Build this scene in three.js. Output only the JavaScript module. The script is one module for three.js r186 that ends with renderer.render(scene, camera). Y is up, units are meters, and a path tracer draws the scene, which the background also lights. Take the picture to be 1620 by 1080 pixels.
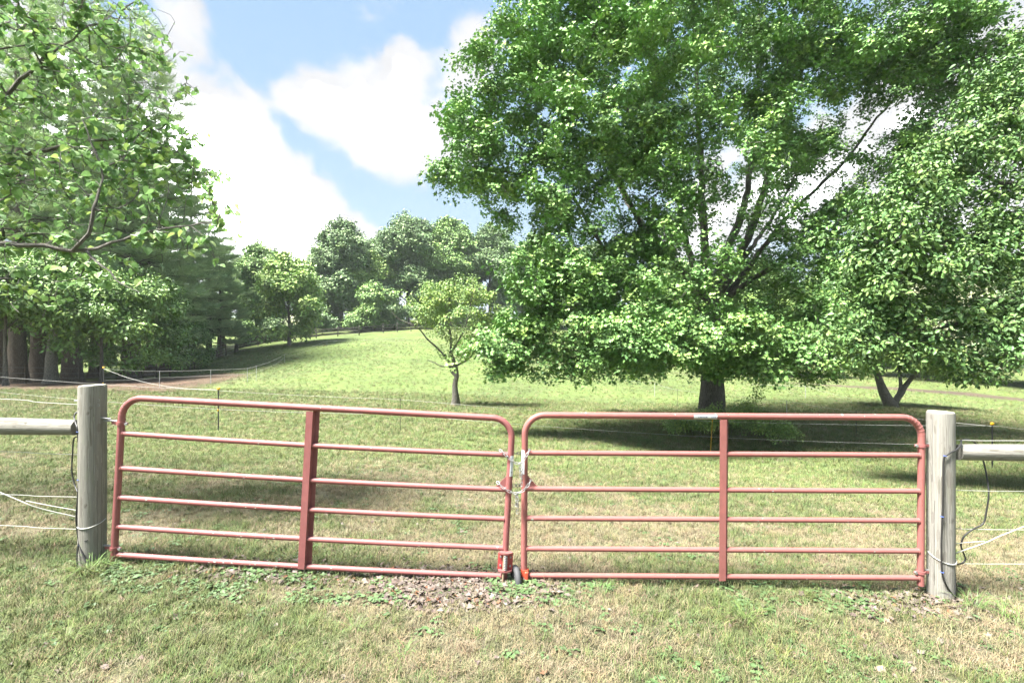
import * as THREE from 'three';
import { mergeGeometries } from 'three/addons/utils/BufferGeometryUtils.js';
import { RoundedBoxGeometry } from 'three/addons/geometries/RoundedBoxGeometry.js';

// ---------------------------------------------------------------- camera, sky, sun, exposure
const scene = new THREE.Scene();
const FOCAL = 760, EYE = 1.83;                         // lens in pixels of a 1620 x 1080 picture, eye height
const camera = new THREE.PerspectiveCamera(2 * Math.atan(540 / FOCAL) * 180 / Math.PI, 1.5, 0.05, 4000);
camera.position.set(0, EYE, 0);
camera.lookAt(0, EYE, -10);
const renderer = new THREE.WebGLRenderer({ antialias: true });
renderer.toneMapping = THREE.LinearToneMapping;
renderer.toneMappingExposure = 34;
renderer.shadowMap.enabled = true;
const SUN = new THREE.Vector3(-0.42, 0.86, 0.22).normalize();
const sun = new THREE.DirectionalLight(new THREE.Color(1, 0.965, 0.9), 0.88);
sun.position.copy(SUN).multiplyScalar(120);
sun.castShadow = true;
sun.shadow.radius = 30;
sun.shadow.mapSize.set(2048, 2048);
Object.assign(sun.shadow.camera, { left: -70, right: 70, top: 70, bottom: -70, near: 1, far: 300 });
scene.add(sun, sun.target);
scene.fog = new THREE.FogExp2(0xe2eaf2, 0.0003);   // light summer haze

// ---------------------------------------------------------------- small tools
function rand(seed) { let a = seed >>> 0; return () => { a = (a + 0x6D2B79F5) | 0; let t = Math.imul(a ^ (a >>> 15), 1 | a); t = (t + Math.imul(t ^ (t >>> 7), 61 | t)) ^ t; return ((t ^ (t >>> 14)) >>> 0) / 4294967296; }; }
const clamp = (x, a = 0, b = 1) => Math.min(b, Math.max(a, x));
const lerp = (a, b, t) => a + (b - a) * t;
const smooth = (a, b, x) => { const t = clamp((x - a) / (b - a)); return t * t * (3 - 2 * t); };
function hash3(x, y, z) { let h = Math.imul(x, 374761393) ^ Math.imul(y, 668265263) ^ Math.imul(z, 2147483647 ^ 0x5bd1e995); h = Math.imul(h ^ (h >>> 13), 1274126177); h = Math.imul(h ^ (h >>> 15), 0x2c1b3c6d); return ((h ^ (h >>> 16)) >>> 0) / 4294967296; }
function noise3(x, y, z) {
  const xi = Math.floor(x), yi = Math.floor(y), zi = Math.floor(z); let u = x - xi, v = y - yi, w = z - zi;
  u = u * u * (3 - 2 * u); v = v * v * (3 - 2 * v); w = w * w * (3 - 2 * w);
  const c = (i, j, k) => hash3(xi + i, yi + j, zi + k);
  return lerp(lerp(lerp(c(0, 0, 0), c(1, 0, 0), u), lerp(c(0, 1, 0), c(1, 1, 0), u), v), lerp(lerp(c(0, 0, 1), c(1, 0, 1), u), lerp(c(0, 1, 1), c(1, 1, 1), u), v), w);
}
function noise2(x, y) {
  const xi = Math.floor(x), yi = Math.floor(y); let u = x - xi, v = y - yi; u = u * u * (3 - 2 * u); v = v * v * (3 - 2 * v);
  return lerp(lerp(hash3(xi, yi, 7), hash3(xi + 1, yi, 7), u), lerp(hash3(xi, yi + 1, 7), hash3(xi + 1, yi + 1, 7), u), v);
}
function fbm3(x, y, z, n) { let s = 0, a = 0.5, t = 0; for (let i = 0; i < n; i++) { s += a * noise3(x, y, z); t += a; a *= 0.52; x = x * 2.03 + 17.1; y = y * 2.03 + 3.7; z = z * 2.03 + 9.2; } return s / t; }
function fbm2(x, y, n) { let s = 0, a = 0.5, t = 0; for (let i = 0; i < n; i++) { s += a * noise2(x, y); t += a; a *= 0.52; x = x * 2.03 + 17.1; y = y * 2.03 + 3.7; } return s / t; }
const V = (x, y, z) => new THREE.Vector3(x, y, z);
// a point of the place, surveyed from the photograph: bearing and height read at (u, v), distance d ahead
const P = (u, v, d) => V((u - 810) * d / FOCAL, EYE - (v - 540) * d / FOCAL, -d);
const taken = new Map();
function numbered(n) { const k = taken.get(n) || 0; taken.set(n, k + 1); return k ? n + '_' + String(k).padStart(3, '0') : n; }
function shade(o) { o.traverse(c => { if (c.isMesh) { c.castShadow = true; c.receiveShadow = true; } }); return o; }
function thing(name, label, category, pos, group) {
  const g = new THREE.Group(); g.name = numbered(name); if (pos) g.position.copy(pos);
  g.userData = { label, category }; if (group) g.userData.group = group; scene.add(g); return g;
}
function part(name, geo, mat, parent, extra) {
  const m = new THREE.Mesh(geo, mat); m.name = parent ? name : numbered(name); m.castShadow = m.receiveShadow = true;
  if (extra) m.userData = extra; (parent || scene).add(m); return m;
}
function instanced(name, geo, mat, list, parent, extra) {     // list of [matrix, colour]
  const m = new THREE.InstancedMesh(geo, mat, list.length); m.name = parent ? name : numbered(name); m.castShadow = m.receiveShadow = true;
  list.forEach(([mt, c], i) => { m.setMatrixAt(i, mt); m.setColorAt(i, c); });
  if (extra) m.userData = extra; (parent || scene).add(m); return m;
}
const C = (r, g, b) => new THREE.Color().setRGB(r, g, b);
function tubePath(pts, r, seg, sides = 8, closed = false) { return new THREE.TubeGeometry(new THREE.CatmullRomCurve3(pts, closed, 'catmullrom', 0.5), seg, r, sides, closed); }

// ---------------------------------------------------------------- sky: air and clouds
{
  const W = 3072, H = 1536, data = new Float32Array(W * H * 4);
  // broad cloud masses (bearing / height of their middle, size, weight)
  const masses = [
    [250, 60, 110, .6], [300, 200, 110, .55], [380, 300, 120, .6], [440, 330, 110, .55], [400, 180, 60, .2], [260, 330, 160, .5], [130, 120, 200, .4],
    [480, 150, 80, .35], [590, 190, 100, .45], [680, 225, 90, .45], [740, 170, 80, .4], [740, 60, 60, .45], [780, 10, 70, .4], [790, 90, 80, .35], [640, 90, 40, .35], [650, 120, 34, .25], [300, 30, 50, .35], [430, 60, 22, .22],
    [420, 95, 40, .12], [380, 30, 60, -.15], [470, 60, 80, -.32], [560, 50, 90, -.42], [670, 30, 60, -.36], [455, 222, 52, -1.25], [525, 262, 50, -1.0], [575, 325, 70, -.7], [425, 150, 42, -.55], [400, 90, 40, -.5], [720, 110, 26, -.1], [640, 345, 90, -.35], [760, 330, 80, -.05], [1400, 250, 200, .12], [1100, 200, 300, .1],
  ].map(([u, v, s, w]) => { const d = V((u - 810) / FOCAL, -(v - 540) / FOCAL, -1); const l = d.length(); d.normalize(); return [d.x, d.y, d.z, 1 / Math.pow(s / FOCAL / l * .85, 2), w]; });
  for (let j = 0; j < H; j++) {
    const el = (j + 0.5) / H * Math.PI - Math.PI / 2, sy = Math.sin(el), cy = Math.cos(el);
    for (let i = 0; i < W; i++) {
      const az = ((i + 0.5) / W - 0.5) * 2 * Math.PI, x = Math.cos(az) * cy, z = Math.sin(az) * cy, k = (j * W + i) * 4;
      let r, g, b;
      const t = clamp(sy);
      const h = Math.pow(1 - t, 2.2);
      r = lerp(0.0113, 0.0205, h); g = lerp(0.018, 0.0265, h); b = lerp(0.0276, 0.0308, h);
      if (sy > -0.05) {
        const yy = sy + 0.22, wx = fbm3(x * 3.1 + 5, yy * 4, z * 3.1, 3) - 0.5, wz = fbm3(x * 3.1 + 31, yy * 4, z * 3.1 + 8, 3) - 0.5;
        let m = 0;
        for (const q of masses) { const dx = x + wx * 0.09 - q[0], dy = sy + wz * 0.07 - q[1], dz = z - q[2], e = (dx * dx + dy * dy + dz * dz) * q[3]; if (e < 6) m += q[4] * Math.exp(-e); }
        const n = fbm3(x * 4.6 + wx * 1.2 + 2.3, yy * 6.4 + wz * 1.2, z * 4.6 + 4.1, 8);
        const n5 = fbm3(x * 21 + wx * 3, yy * 26, z * 21, 4);
        const f = (n - 0.5) * 2.2 + m * .56 - 0.06 + (n5 - .5) * .55;
        const c = smooth(-0.1, 0.24, f) ** 1.2, thick = smooth(0.34, 0.95, f);
        const grain = fbm3(x * 9 + 3, yy * 12, z * 9 + 1, 4) - 0.5;
        const cb = (0.028 + 0.85 * thick ** 1.5) * (1 + grain * 0.42);
        r = lerp(r, cb * 0.985, c); g = lerp(g, cb * 0.99, c); b = lerp(b, cb * 1.01, c);
        const hz = smooth(0.22, 0.0, sy) * 0.55; r = lerp(r, 0.0272, hz); g = lerp(g, 0.0296, hz); b = lerp(b, 0.0312, hz);
      } else { r = 0.08; g = 0.10; b = 0.05; }
      data[k] = r; data[k + 1] = g; data[k + 2] = b; data[k + 3] = 1;
    }
  }
  const tex = new THREE.DataTexture(data, W, H, THREE.RGBAFormat, THREE.FloatType);
  tex.mapping = THREE.EquirectangularReflectionMapping; tex.magFilter = tex.minFilter = THREE.LinearFilter; tex.colorSpace = THREE.LinearSRGBColorSpace; tex.needsUpdate = true;
  scene.background = tex; scene.environment = tex;
}

// ---------------------------------------------------------------- terrain: heights surveyed at known spots, thin plate between
const spots = [];
for (const [u, v, d] of [
  [145, 888, 3.62], [480, 905, 3.62], [810, 925, 3.62], [1200, 930, 3.62], [1490, 942, 3.62], [345, 682, 13.4], [633, 682, 13.2], [1125, 722, 12.3], [1571, 742, 13], [720, 642, 19], [1125, 668, 16], [1410, 643, 23],
  [0, 612, 27], [80, 608, 28], [195, 607, 36], [287, 590, 47], [372, 557, 60], [457, 546, 58], [568, 532, 66], [645, 526, 70], [780, 530, 72], [500, 580, 38], [650, 590, 34], [850, 600, 33], [950, 638, 24], [1050, 605, 34], [1280, 604, 40], [1350, 590, 52], [1500, 606, 38], [1610, 640, 28], [900, 560, 55],
]) { const p = P(u, v, d); spots.push([p.x, p.z, p.y]); }
spots.push([-6, 0, .3], [0, 4, 0], [6, 2, -.2], [-14, -5, .35], [14, -4, -.6], [0, 20, .1], [-25, 15, .5], [25, 15, -.8], [-40, -20, -.6], [-70, -60, .5], [45, -25, -2.2], [60, -60, 0], [-38, -100, 6.3], [-15, -110, 7], [20, -110, 6], [-60, -120, 5], [70, -110, 4], [-70, -10, 0]);
const rbf = (() => {
  const n = spots.length, m = n + 3, A = [], k = r2 => r2 > 1e-9 ? r2 * Math.log(r2) * 0.5 : 0;
  for (let i = 0; i < m; i++) A.push(new Float64Array(m + 1));
  for (let i = 0; i < n; i++) {
    for (let j = 0; j < n; j++) A[i][j] = k((spots[i][0] - spots[j][0]) ** 2 + (spots[i][1] - spots[j][1]) ** 2);
    A[i][i] += 2;
    A[i][n] = A[n][i] = 1; A[i][n + 1] = A[n + 1][i] = spots[i][0]; A[i][n + 2] = A[n + 2][i] = spots[i][1]; A[i][m] = spots[i][2];
  }
  for (let c = 0; c < m; c++) {
    let p = c; for (let i = c + 1; i < m; i++) if (Math.abs(A[i][c]) > Math.abs(A[p][c])) p = i;
    [A[c], A[p]] = [A[p], A[c]];
    for (let i = 0; i < m; i++) if (i !== c) { const f = A[i][c] / A[c][c]; if (f) for (let j = c; j <= m; j++) A[i][j] -= f * A[c][j]; }
  }
  const w = A.map((r, i) => r[m] / r[i]);
  return (x, z) => { let s = w[n] + w[n + 1] * x + w[n + 2] * z; for (let i = 0; i < n; i++) s += w[i] * k((x - spots[i][0]) ** 2 + (z - spots[i][1]) ** 2); return s; };
})();
function ground(x, z) {
  const r = Math.hypot(x, z), f = smooth(95, 150, r), far = 5 * smooth(40, -120, z) + 14 * smooth(160, 420, r);
  let y = f < 1 ? lerp(rbf(x, z), far, f) : far;
  if (r < 60) y += (fbm2(x * 0.9 + 3, z * 0.9 + 9, 3) - 0.5) * 0.05 * smooth(60, 20, r);
  return y;
}
const onGround = (u, d, dy = 0) => { const p = P(u, 540, d); p.y = ground(p.x, p.z) + dy; return p; };

// what the ground is made of (share of dry thatch, bare soil, pine straw) at a spot
function cover(x, z) {
  const n1 = fbm2(x * 0.55 + 11, z * 0.55 + 5, 4), n2 = fbm2(x * 2.1 + 3, z * 2.1 + 41, 4), n3 = fbm2(x * 0.12 + 7, z * 0.12 + 2, 3), n4 = fbm2(x * 6.3 + 90, z * 6.3, 3);
  const yard = smooth(-11, -6.5, z + (n3 - 0.5) * 6);               // trampled strip about the gate
  const mown = smooth(-30, -12, z) * (1 - yard);
  let dry = clamp(smooth(0.44, 0.62, n1 * 0.55 + n2 * 0.45) * lerp(0.16, 0.8, yard) + 0.08 * mown + 0.22 * yard + 0.14 * smooth(0.55, 0.7, n3) * (1 - yard));
  let soil = smooth(0.60, 0.70, n2 * 0.7 + n4 * 0.3) * yard * 0.6;
  // pine straw under the pines left of the paddock, and the litter bank by the trees on the right
  const edge = -11.5 - 0.46 * (-z - 14) + (n3 - 0.5) * 5 + (n2 - 0.5) * 2;   // x of the wood's edge at this depth
  let straw = smooth(1.5, -1.5, x - edge) * smooth(-19, -24.5, z + (n1 - .5) * 3) * smooth(-46, -36, z);
  const bx = x - 29 + (n3 - .5) * 4, bz = z + 33 + bx * -0.9 + (n1 - .5) * 2;
  straw = Math.max(straw, smooth(1.8, .6, Math.abs(bz)) * smooth(-9, -5, bx) * smooth(26, 18, bx));
  return { dry, soil, straw, n1, n2, n4, yard };
}
function groundColor(x, z, out) {
  const c = cover(x, z), g = fbm2(x * 0.05 + 20, z * 0.05 + 60, 3), q = (c.n2 - 0.5) * 0.5 + (c.n4 - 0.5) * 0.45;
  let r = lerp(0.19, 0.265, g), gg = lerp(0.305, 0.35, g), b = lerp(0.066, 0.085, g);
  r = lerp(r, 0.31, c.dry * 0.8); gg = lerp(gg, 0.28, c.dry * 0.8); b = lerp(b, 0.165, c.dry * 0.8);
  r = lerp(r, 0.38, c.soil); gg = lerp(gg, 0.30, c.soil); b = lerp(b, 0.21, c.soil);
  r = lerp(r, 0.19, c.straw); gg = lerp(gg, 0.135, c.straw); b = lerp(b, 0.095, c.straw);
  const mt = fbm2(x * .33 + 8, z * .33 + 30, 3) - .5, k = 0.53 * (1 + q + mt * .7) * (1.12 - .34 * c.yard); out[0] = r * k; out[1] = gg * k; out[2] = b * k;
}
{
  const AZ = []; // fine in front, coarse behind
  for (let a = -64; a < 64; a += 0.27) AZ.push(a);
  for (let a = 64; a <= 296; a += 4) AZ.push(a);
  const R = [0.02]; for (let r = 0.6; r < 1500; r *= 1.0115 + 0.02 * smooth(60, 300, r)) R.push(r);
  const na = AZ.length, nr = R.length, pos = new Float32Array(na * nr * 3), col = new Float32Array(na * nr * 3), uv = new Float32Array(na * nr * 2), idx = [], c = [0, 0, 0];
  for (let j = 0; j < nr; j++) for (let i = 0; i < na; i++) {
    const a = AZ[i] * Math.PI / 180, k = j * na + i, x = Math.sin(a) * R[j], z = -Math.cos(a) * R[j];
    pos[k * 3] = x; pos[k * 3 + 1] = ground(x, z); pos[k * 3 + 2] = z;
    groundColor(x, z, c); col.set(c, k * 3); uv[k * 2] = x / 1.7; uv[k * 2 + 1] = z / 1.7;
  }
  for (let j = 0; j < nr - 1; j++) for (let i = 0; i < na; i++) { const i2 = (i + 1) % na, a = j * na + i, b = j * na + i2, d = a + na, e = b + na; idx.push(a, b, d, b, e, d); }
  const g = new THREE.BufferGeometry(); g.setAttribute('position', new THREE.BufferAttribute(pos, 3)); g.setAttribute('color', new THREE.BufferAttribute(col, 3)); g.setAttribute('uv', new THREE.BufferAttribute(uv, 2)); g.setIndex(idx); g.computeVertexNormals();
  if (g.attributes.normal.getY(na * 40) < 0) { const ix = g.index.array; for (let i = 0; i < ix.length; i += 3) { const t = ix[i]; ix[i] = ix[i + 1]; ix[i + 1] = t; } g.computeVertexNormals(); }
  // mown turf seen from above: fine blades and thatch
  const S = 1024, cv = document.createElement('canvas'); cv.width = cv.height = S; const x = cv.getContext('2d'), rn = rand(5);
  x.fillStyle = 'rgb(196,196,196)'; x.fillRect(0, 0, S, S);
  for (let i = 0; i < 26000; i++) {
    const px = rn() * S, py = rn() * S, a = rn() * 6.283, l = 6 + rn() * 18, v = 120 + rn() * 135 | 0, w = rn();
    x.strokeStyle = `rgba(${Math.min(255, v + (w < .3 ? 22 : 0))},${Math.min(255, v + 8)},${v - (w < .3 ? 10 : 22)},0.65)`; x.lineWidth = 0.8 + rn() * 1.5;
    for (const ox of [0, -S, S]) for (const oy of [0, -S, S]) { const qx = px + ox, qy = py + oy; if (qx < -24 || qy < -24 || qx > S + 24 || qy > S + 24) continue; x.beginPath(); x.moveTo(qx, qy); x.lineTo(qx + Math.cos(a) * l, qy + Math.sin(a) * l); x.stroke(); }
  }
  const map = new THREE.CanvasTexture(cv); map.colorSpace = THREE.SRGBColorSpace; map.wrapS = map.wrapT = THREE.RepeatWrapping;
  const bump = new THREE.CanvasTexture(cv); bump.wrapS = bump.wrapT = THREE.RepeatWrapping;
  const m = part('pasture', g, new THREE.MeshStandardMaterial({ map, bumpMap: bump, bumpScale: 0.03, vertexColors: true, roughness: 1 }));
  m.userData = { kind: 'structure', label: 'rolling mown pasture of green and straw coloured grass', category: 'pasture' };
}
// ---------------------------------------------------------------- trees
function texOf(w, h, draw, srgb = true) { const cv = document.createElement('canvas'); cv.width = w; cv.height = h; draw(cv.getContext('2d'), w, h); const t = new THREE.CanvasTexture(cv); if (srgb) t.colorSpace = THREE.SRGBColorSpace; t.wrapS = t.wrapT = THREE.RepeatWrapping; return t; }
function barkMaterial(rgb, seed, plates = 1) {
  const rn = rand(seed), draw = (x, S) => {
    x.fillStyle = 'rgb(150,150,150)'; x.fillRect(0, 0, S, S);
    for (let i = 0; i < 900; i++) { // long furrows and plates
      const px = rn() * S, py = rn() * S, l = (20 + rn() * 70) * plates, v = rn() < 0.5 ? 40 + rn() * 50 : 150 + rn() * 105; x.strokeStyle = `rgba(${v | 0},${v * .97 | 0},${v * .93 | 0},0.6)`; x.lineWidth = 1.5 + rn() * 4.5;
      for (const oy of [0, -S, S]) for (const ox of [0, -S, S]) { x.beginPath(); x.moveTo(px + ox, py + oy); x.quadraticCurveTo(px + ox + (rn() - .5) * 12, py + oy + l / 2, px + ox + (rn() - .5) * 8, py + oy + l); x.stroke(); }
    }
    for (let i = 0; i < 160; i++) { x.fillStyle = `rgba(175,190,170,${0.15 + rn() * 0.3})`; x.beginPath(); x.ellipse(rn() * S, rn() * S, 2 + rn() * 9, 2 + rn() * 8, rn() * 3, 0, 7); x.fill(); } // lichen
  };
  const t = texOf(512, 512, draw); const b = t.clone(); b.colorSpace = THREE.NoColorSpace;
  return new THREE.MeshStandardMaterial({ color: C(...rgb), map: t, bumpMap: b, bumpScale: 0.03, roughness: 0.95 });
}
const barkDark = barkMaterial([0.37, 0.34, 0.30], 11), barkGrey = barkMaterial([0.52, 0.485, 0.43], 12), barkPine = barkMaterial([0.42, 0.36, 0.29], 13, 1.4), barkPale = barkMaterial([0.7, 0.67, 0.61], 14);
const leafMaterial = (rough = 0.8, trans = 0.38) => new THREE.MeshPhysicalMaterial({ color: 0xffffff, vertexColors: true, roughness: rough, ...(trans ? { transmission: trans, thickness: 0 } : {}), side: THREE.DoubleSide, specularIntensity: 0.8 });
const leafMat = leafMaterial(0.55, 0), needleMat = leafMaterial(0.75, 0), grassMat = leafMaterial(0.8, 0), thinLeafMat = leafMaterial(0.85, 0.5);

// outline (x across, y along) -> folded leaf fan, root at the origin, tip along +x, face up
const OUT = {
  maple: [[0, .0], [-.18, .05], [-.45, .02], [-.3, .3], [-.52, .62], [-.2, .55], [0, 1], [.2, .55], [.52, .62], [.3, .3], [.45, .02], [.18, .05]],
  oval: [[0, 0], [-.2, .2], [-.27, .48], [-.16, .8], [0, 1], [.16, .8], [.27, .48], [.2, .2]],
  heart: [[0, .12], [-.2, -.02], [-.42, .06], [-.52, .32], [-.42, .62], [-.2, .86], [0, 1.04], [.2, .86], [.42, .62], [.52, .32], [.42, .06], [.2, -.02]],
  round: [[0, .1], [-.25, 0], [-.48, .25], [-.5, .55], [-.3, .85], [0, .98], [.3, .85], [.5, .55], [.48, .25], [.25, 0]],
};
function leafTris(kind, size, mtx, col, pos, cols, fold = 0.22, droop = 0.15) {
  const o = OUT[kind], c = V(), pt = (q) => V(q[1] * size, (Math.abs(q[0]) * fold - q[1] * q[1] * droop) * size, q[0] * size).applyMatrix4(mtx);
  c.set(0.42 * size, -0.03 * size, 0).applyMatrix4(mtx);
  for (let i = 0; i < o.length; i++) { const a = pt(o[i]), b = pt(o[(i + 1) % o.length]); pos.push(c.x, c.y, c.z, a.x, a.y, a.z, b.x, b.y, b.z); for (let k = 0; k < 3; k++) cols.push(col[0], col[1], col[2]); }
}
function geoOf(pos, cols) { const g = new THREE.BufferGeometry(); g.setAttribute('position', new THREE.Float32BufferAttribute(pos, 3)); if (cols) g.setAttribute('color', new THREE.Float32BufferAttribute(cols, 3)); g.computeVertexNormals(); return g; }
const _e = new THREE.Euler(), _q = new THREE.Quaternion(), _m = new THREE.Matrix4();
function mat4(p, rx, ry, rz, s = 1, order = 'YXZ') { return new THREE.Matrix4().compose(p, new THREE.Quaternion().setFromEuler(new THREE.Euler(rx, ry, rz, order)), typeof s === 'number' ? V(s, s, s) : s); }
// a spray of leaves about one twig end, radius about 1
function sprayGeometry(kind, n, leaf, seed, flat = 0.7) {
  const rn = rand(seed), pos = [], cols = [];
  for (let i = 0; i < n; i++) {
    const a = rn() * 6.283, rr = Math.pow(rn(), 0.6), y = (rn() * 2 - 1) * flat * Math.sqrt(1 - rr * rr * .8), p = V(Math.cos(a) * rr, y, Math.sin(a) * rr);
    const t = 0.7 + rn() * 0.6, w = rn() * .18;
    leafTris(kind, leaf * (0.55 + rn() * 0.9), mat4(p, (rn() - .5) * 1.5, -a + (rn() - .5) * 2.2, -0.45 + (rn() - .5) * 1.5), [t * (1 + w), t, t * (1 - w)], pos, cols);
  }
  return geoOf(pos, cols);
}
function needleGeometry(seed) {
  const rn = rand(seed), pos = [], cols = [];
  for (let s = 0; s < 5; s++) {
    const az = (s - 2) * 0.42 + (rn() - .5) * .3, up = 0.05 + rn() * 0.28, L = 0.7 + rn() * .4, dir = V(Math.cos(az) * Math.cos(up), Math.sin(up), Math.sin(az) * Math.cos(up));
    for (let i = 0; i < 22; i++) {
      const t = 0.25 + 0.75 * rn(), p = dir.clone().multiplyScalar(L * t), d = dir.clone().multiplyScalar(.9).add(V(rn() - .5, rn() - .35, rn() - .5).multiplyScalar(1.5)).normalize(), len = 0.26 + rn() * .14, q = V(rn() - .5, rn() - .5, rn() - .5).cross(d).normalize().multiplyScalar(0.016), e = p.clone().addScaledVector(d, len), k = .8 + rn() * .4;
      pos.push(p.x - q.x, p.y - q.y, p.z - q.z, p.x + q.x, p.y + q.y, p.z + q.z, e.x, e.y, e.z); for (let m = 0; m < 3; m++) cols.push(k, k, k);
    }
  }
  return geoOf(pos, cols);
}
// grow a branching skeleton from given limbs towards points spread through the crown
function grow({ rn, limbs, points, step = 0.35, tip = 0.006, power = 2.35, bend = 0.35, sag = 0.08 }) {
  const X = [], Y = [], Z = [], par = [], fixed = [], kids = [], tips = [];
  const add = (p, q, r) => { X.push(p.x); Y.push(p.y); Z.push(p.z); par.push(q); fixed.push(r || 0); kids.push(0); if (q >= 0) kids[q]++; return X.length - 1; };
  limbs.forEach(({ pts, r0, r1 }, li) => {
    const curve = new THREE.CatmullRomCurve3(pts), len = curve.getLength(), n = Math.max(2, Math.ceil(len / step)); let prev = -1;
    if (li) { let best = 1e9; for (let i = 0; i < X.length; i++) { const d = (X[i] - pts[0].x) ** 2 + (Y[i] - pts[0].y) ** 2 + (Z[i] - pts[0].z) ** 2; if (d < best) { best = d; prev = i; } } }
    for (let k = li ? 1 : 0; k <= n; k++) { const t = k / n, p = curve.getPointAt(t); if (li && k < n) p.add(V(rn() - .5, rn() - .5, rn() - .5).multiplyScalar(step * .22)); prev = add(p, prev, lerp(r0, r1, Math.pow(t, .8))); }
  });
  const base = X.length, order = points.map(p => { let b = 1e9; for (let i = 0; i < base; i += 2) b = Math.min(b, (X[i] - p.x) ** 2 + (Y[i] - p.y) ** 2 + (Z[i] - p.z) ** 2); return [b, p]; }).sort((a, b) => a[0] - b[0]);
  for (const [, p] of order) {
    let best = 1e9, at = 0;
    for (let i = 1; i < X.length; i++) {
      const dx = p.x - X[i], dy = p.y - Y[i], dz = p.z - Z[i]; let d = dx * dx + dy * dy + dz * dz; if (d >= best) continue;
      const q = par[i]; if (q >= 0) { const ux = X[i] - X[q], uy = Y[i] - Y[q], uz = Z[i] - Z[q], c = (ux * dx + uy * dy + uz * dz) / Math.sqrt((ux * ux + uy * uy + uz * uz) * d + 1e-9); d *= 1 + .9 * (1 - c); }
      if (kids[i] > 2) d *= 1.4;
      if (d < best) { best = d; at = i; }
    }
    const a = V(X[at], Y[at], Z[at]), dist = a.distanceTo(p), q = par[at], dir = q >= 0 ? V(X[at] - X[q], Y[at] - Y[q], Z[at] - Z[q]).normalize() : V(0, 1, 0), mid = a.clone().addScaledVector(dir, dist * bend).lerp(a.clone().lerp(p, .5), .45).add(V(rn() - .5, rn() - .5 + sag, rn() - .5).multiplyScalar(dist * .25)), n = Math.max(1, Math.round(dist / step)); let prev = at;
    for (let k = 1; k <= n; k++) { const t = k / n, s = 1 - t, w = V(a.x * s * s + 2 * mid.x * s * t + p.x * t * t, a.y * s * s + 2 * mid.y * s * t + p.y * t * t, a.z * s * s + 2 * mid.z * s * t + p.z * t * t); prev = add(w, prev, 0); }
    tips.push(prev);
  }
  const N = X.length, acc = new Float64Array(N), r = new Float64Array(N);
  for (let i = N - 1; i >= 0; i--) { r[i] = fixed[i] || Math.max(tip, Math.pow(acc[i] + 1e-12, 1 / power)); if (par[i] >= 0) acc[par[i]] += Math.pow(r[i] * (fixed[i] ? .2 : 1), power) + 1e-9; }
  for (let i = 1; i < N; i++) if (par[i] >= 0) r[i] = Math.min(r[i], r[par[i]] * 0.96);
  return { X, Y, Z, par, r, N, tips, base };
}
function woodGeometry(s, test) {
  const { X, Y, Z, par, r, N } = s, seed = N % 97, big = new Int32Array(N).fill(-1), pos = [], nor = [], uv = [], idx = [];
  for (let i = 1; i < N; i++) { const p = par[i]; if (p >= 0 && (big[p] < 0 || r[i] > r[big[p]])) big[p] = i; }
  for (let i = 0; i < N; i++) {
    const p = par[i]; if (!(p < 0 || big[p] !== i)) continue;
    const chain = p >= 0 ? [p] : []; for (let k = i; k >= 0; k = big[k]) chain.push(k);
    if (chain.length < 2 || !test(r[i], i)) continue;
    const r1 = r[i], sides = r1 > .2 ? 14 : r1 > .06 ? 9 : r1 > .02 ? 5 : 3; let up = V(1, 0, 0.013), len = 0;
    chain.forEach((n, k) => {
      const a = chain[Math.max(0, k - 1)], b = chain[Math.min(chain.length - 1, k + 1)], t = V(X[b] - X[a], Y[b] - Y[a], Z[b] - Z[a]).normalize();
      const e1 = up.clone().addScaledVector(t, -up.dot(t)); if (e1.lengthSq() < 1e-6) e1.set(t.z, 0, -t.x); e1.normalize(); up = e1; const e2 = V().crossVectors(t, e1), rr = k === 0 && p >= 0 ? Math.min(r[n], r1 * 1.25) : r[n];
      if (k) len += Math.hypot(X[n] - X[chain[k - 1]], Y[n] - Y[chain[k - 1]], Z[n] - Z[chain[k - 1]]);
      const o = pos.length / 3;
      for (let q = 0; q <= sides; q++) {
        const an = q / sides * 6.28319, c = Math.cos(an), sn = Math.sin(an), w = r1 > .1 ? rr * (1 + (noise3(c * 2.2 + seed, len * 1.2, sn * 2.2) - .5) * .34 + (p < 0 ? .55 * Math.exp(-len * 3.2) * (.5 + noise3(c * 2.6 + 40, .5, sn * 2.6)) : 0)) : rr;
        const nx = e1.x * c + e2.x * sn, ny = e1.y * c + e2.y * sn, nz = e1.z * c + e2.z * sn; pos.push(X[n] + nx * w, Y[n] + ny * w, Z[n] + nz * w); nor.push(nx, ny, nz); uv.push(q / sides * Math.max(1, Math.round(6.283 * r1 / .6)), len / .6);
        if (k && q) { const A = o + q, B = o + q - 1, D = A - sides - 1, E = B - sides - 1; idx.push(E, D, B, B, D, A); }
      }
    });
  }
  const g = new THREE.BufferGeometry(); g.setAttribute('position', new THREE.Float32BufferAttribute(pos, 3)); g.setAttribute('normal', new THREE.Float32BufferAttribute(nor, 3)); g.setAttribute('uv', new THREE.Float32BufferAttribute(uv, 2)); g.setIndex(idx); return g;
}
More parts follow.
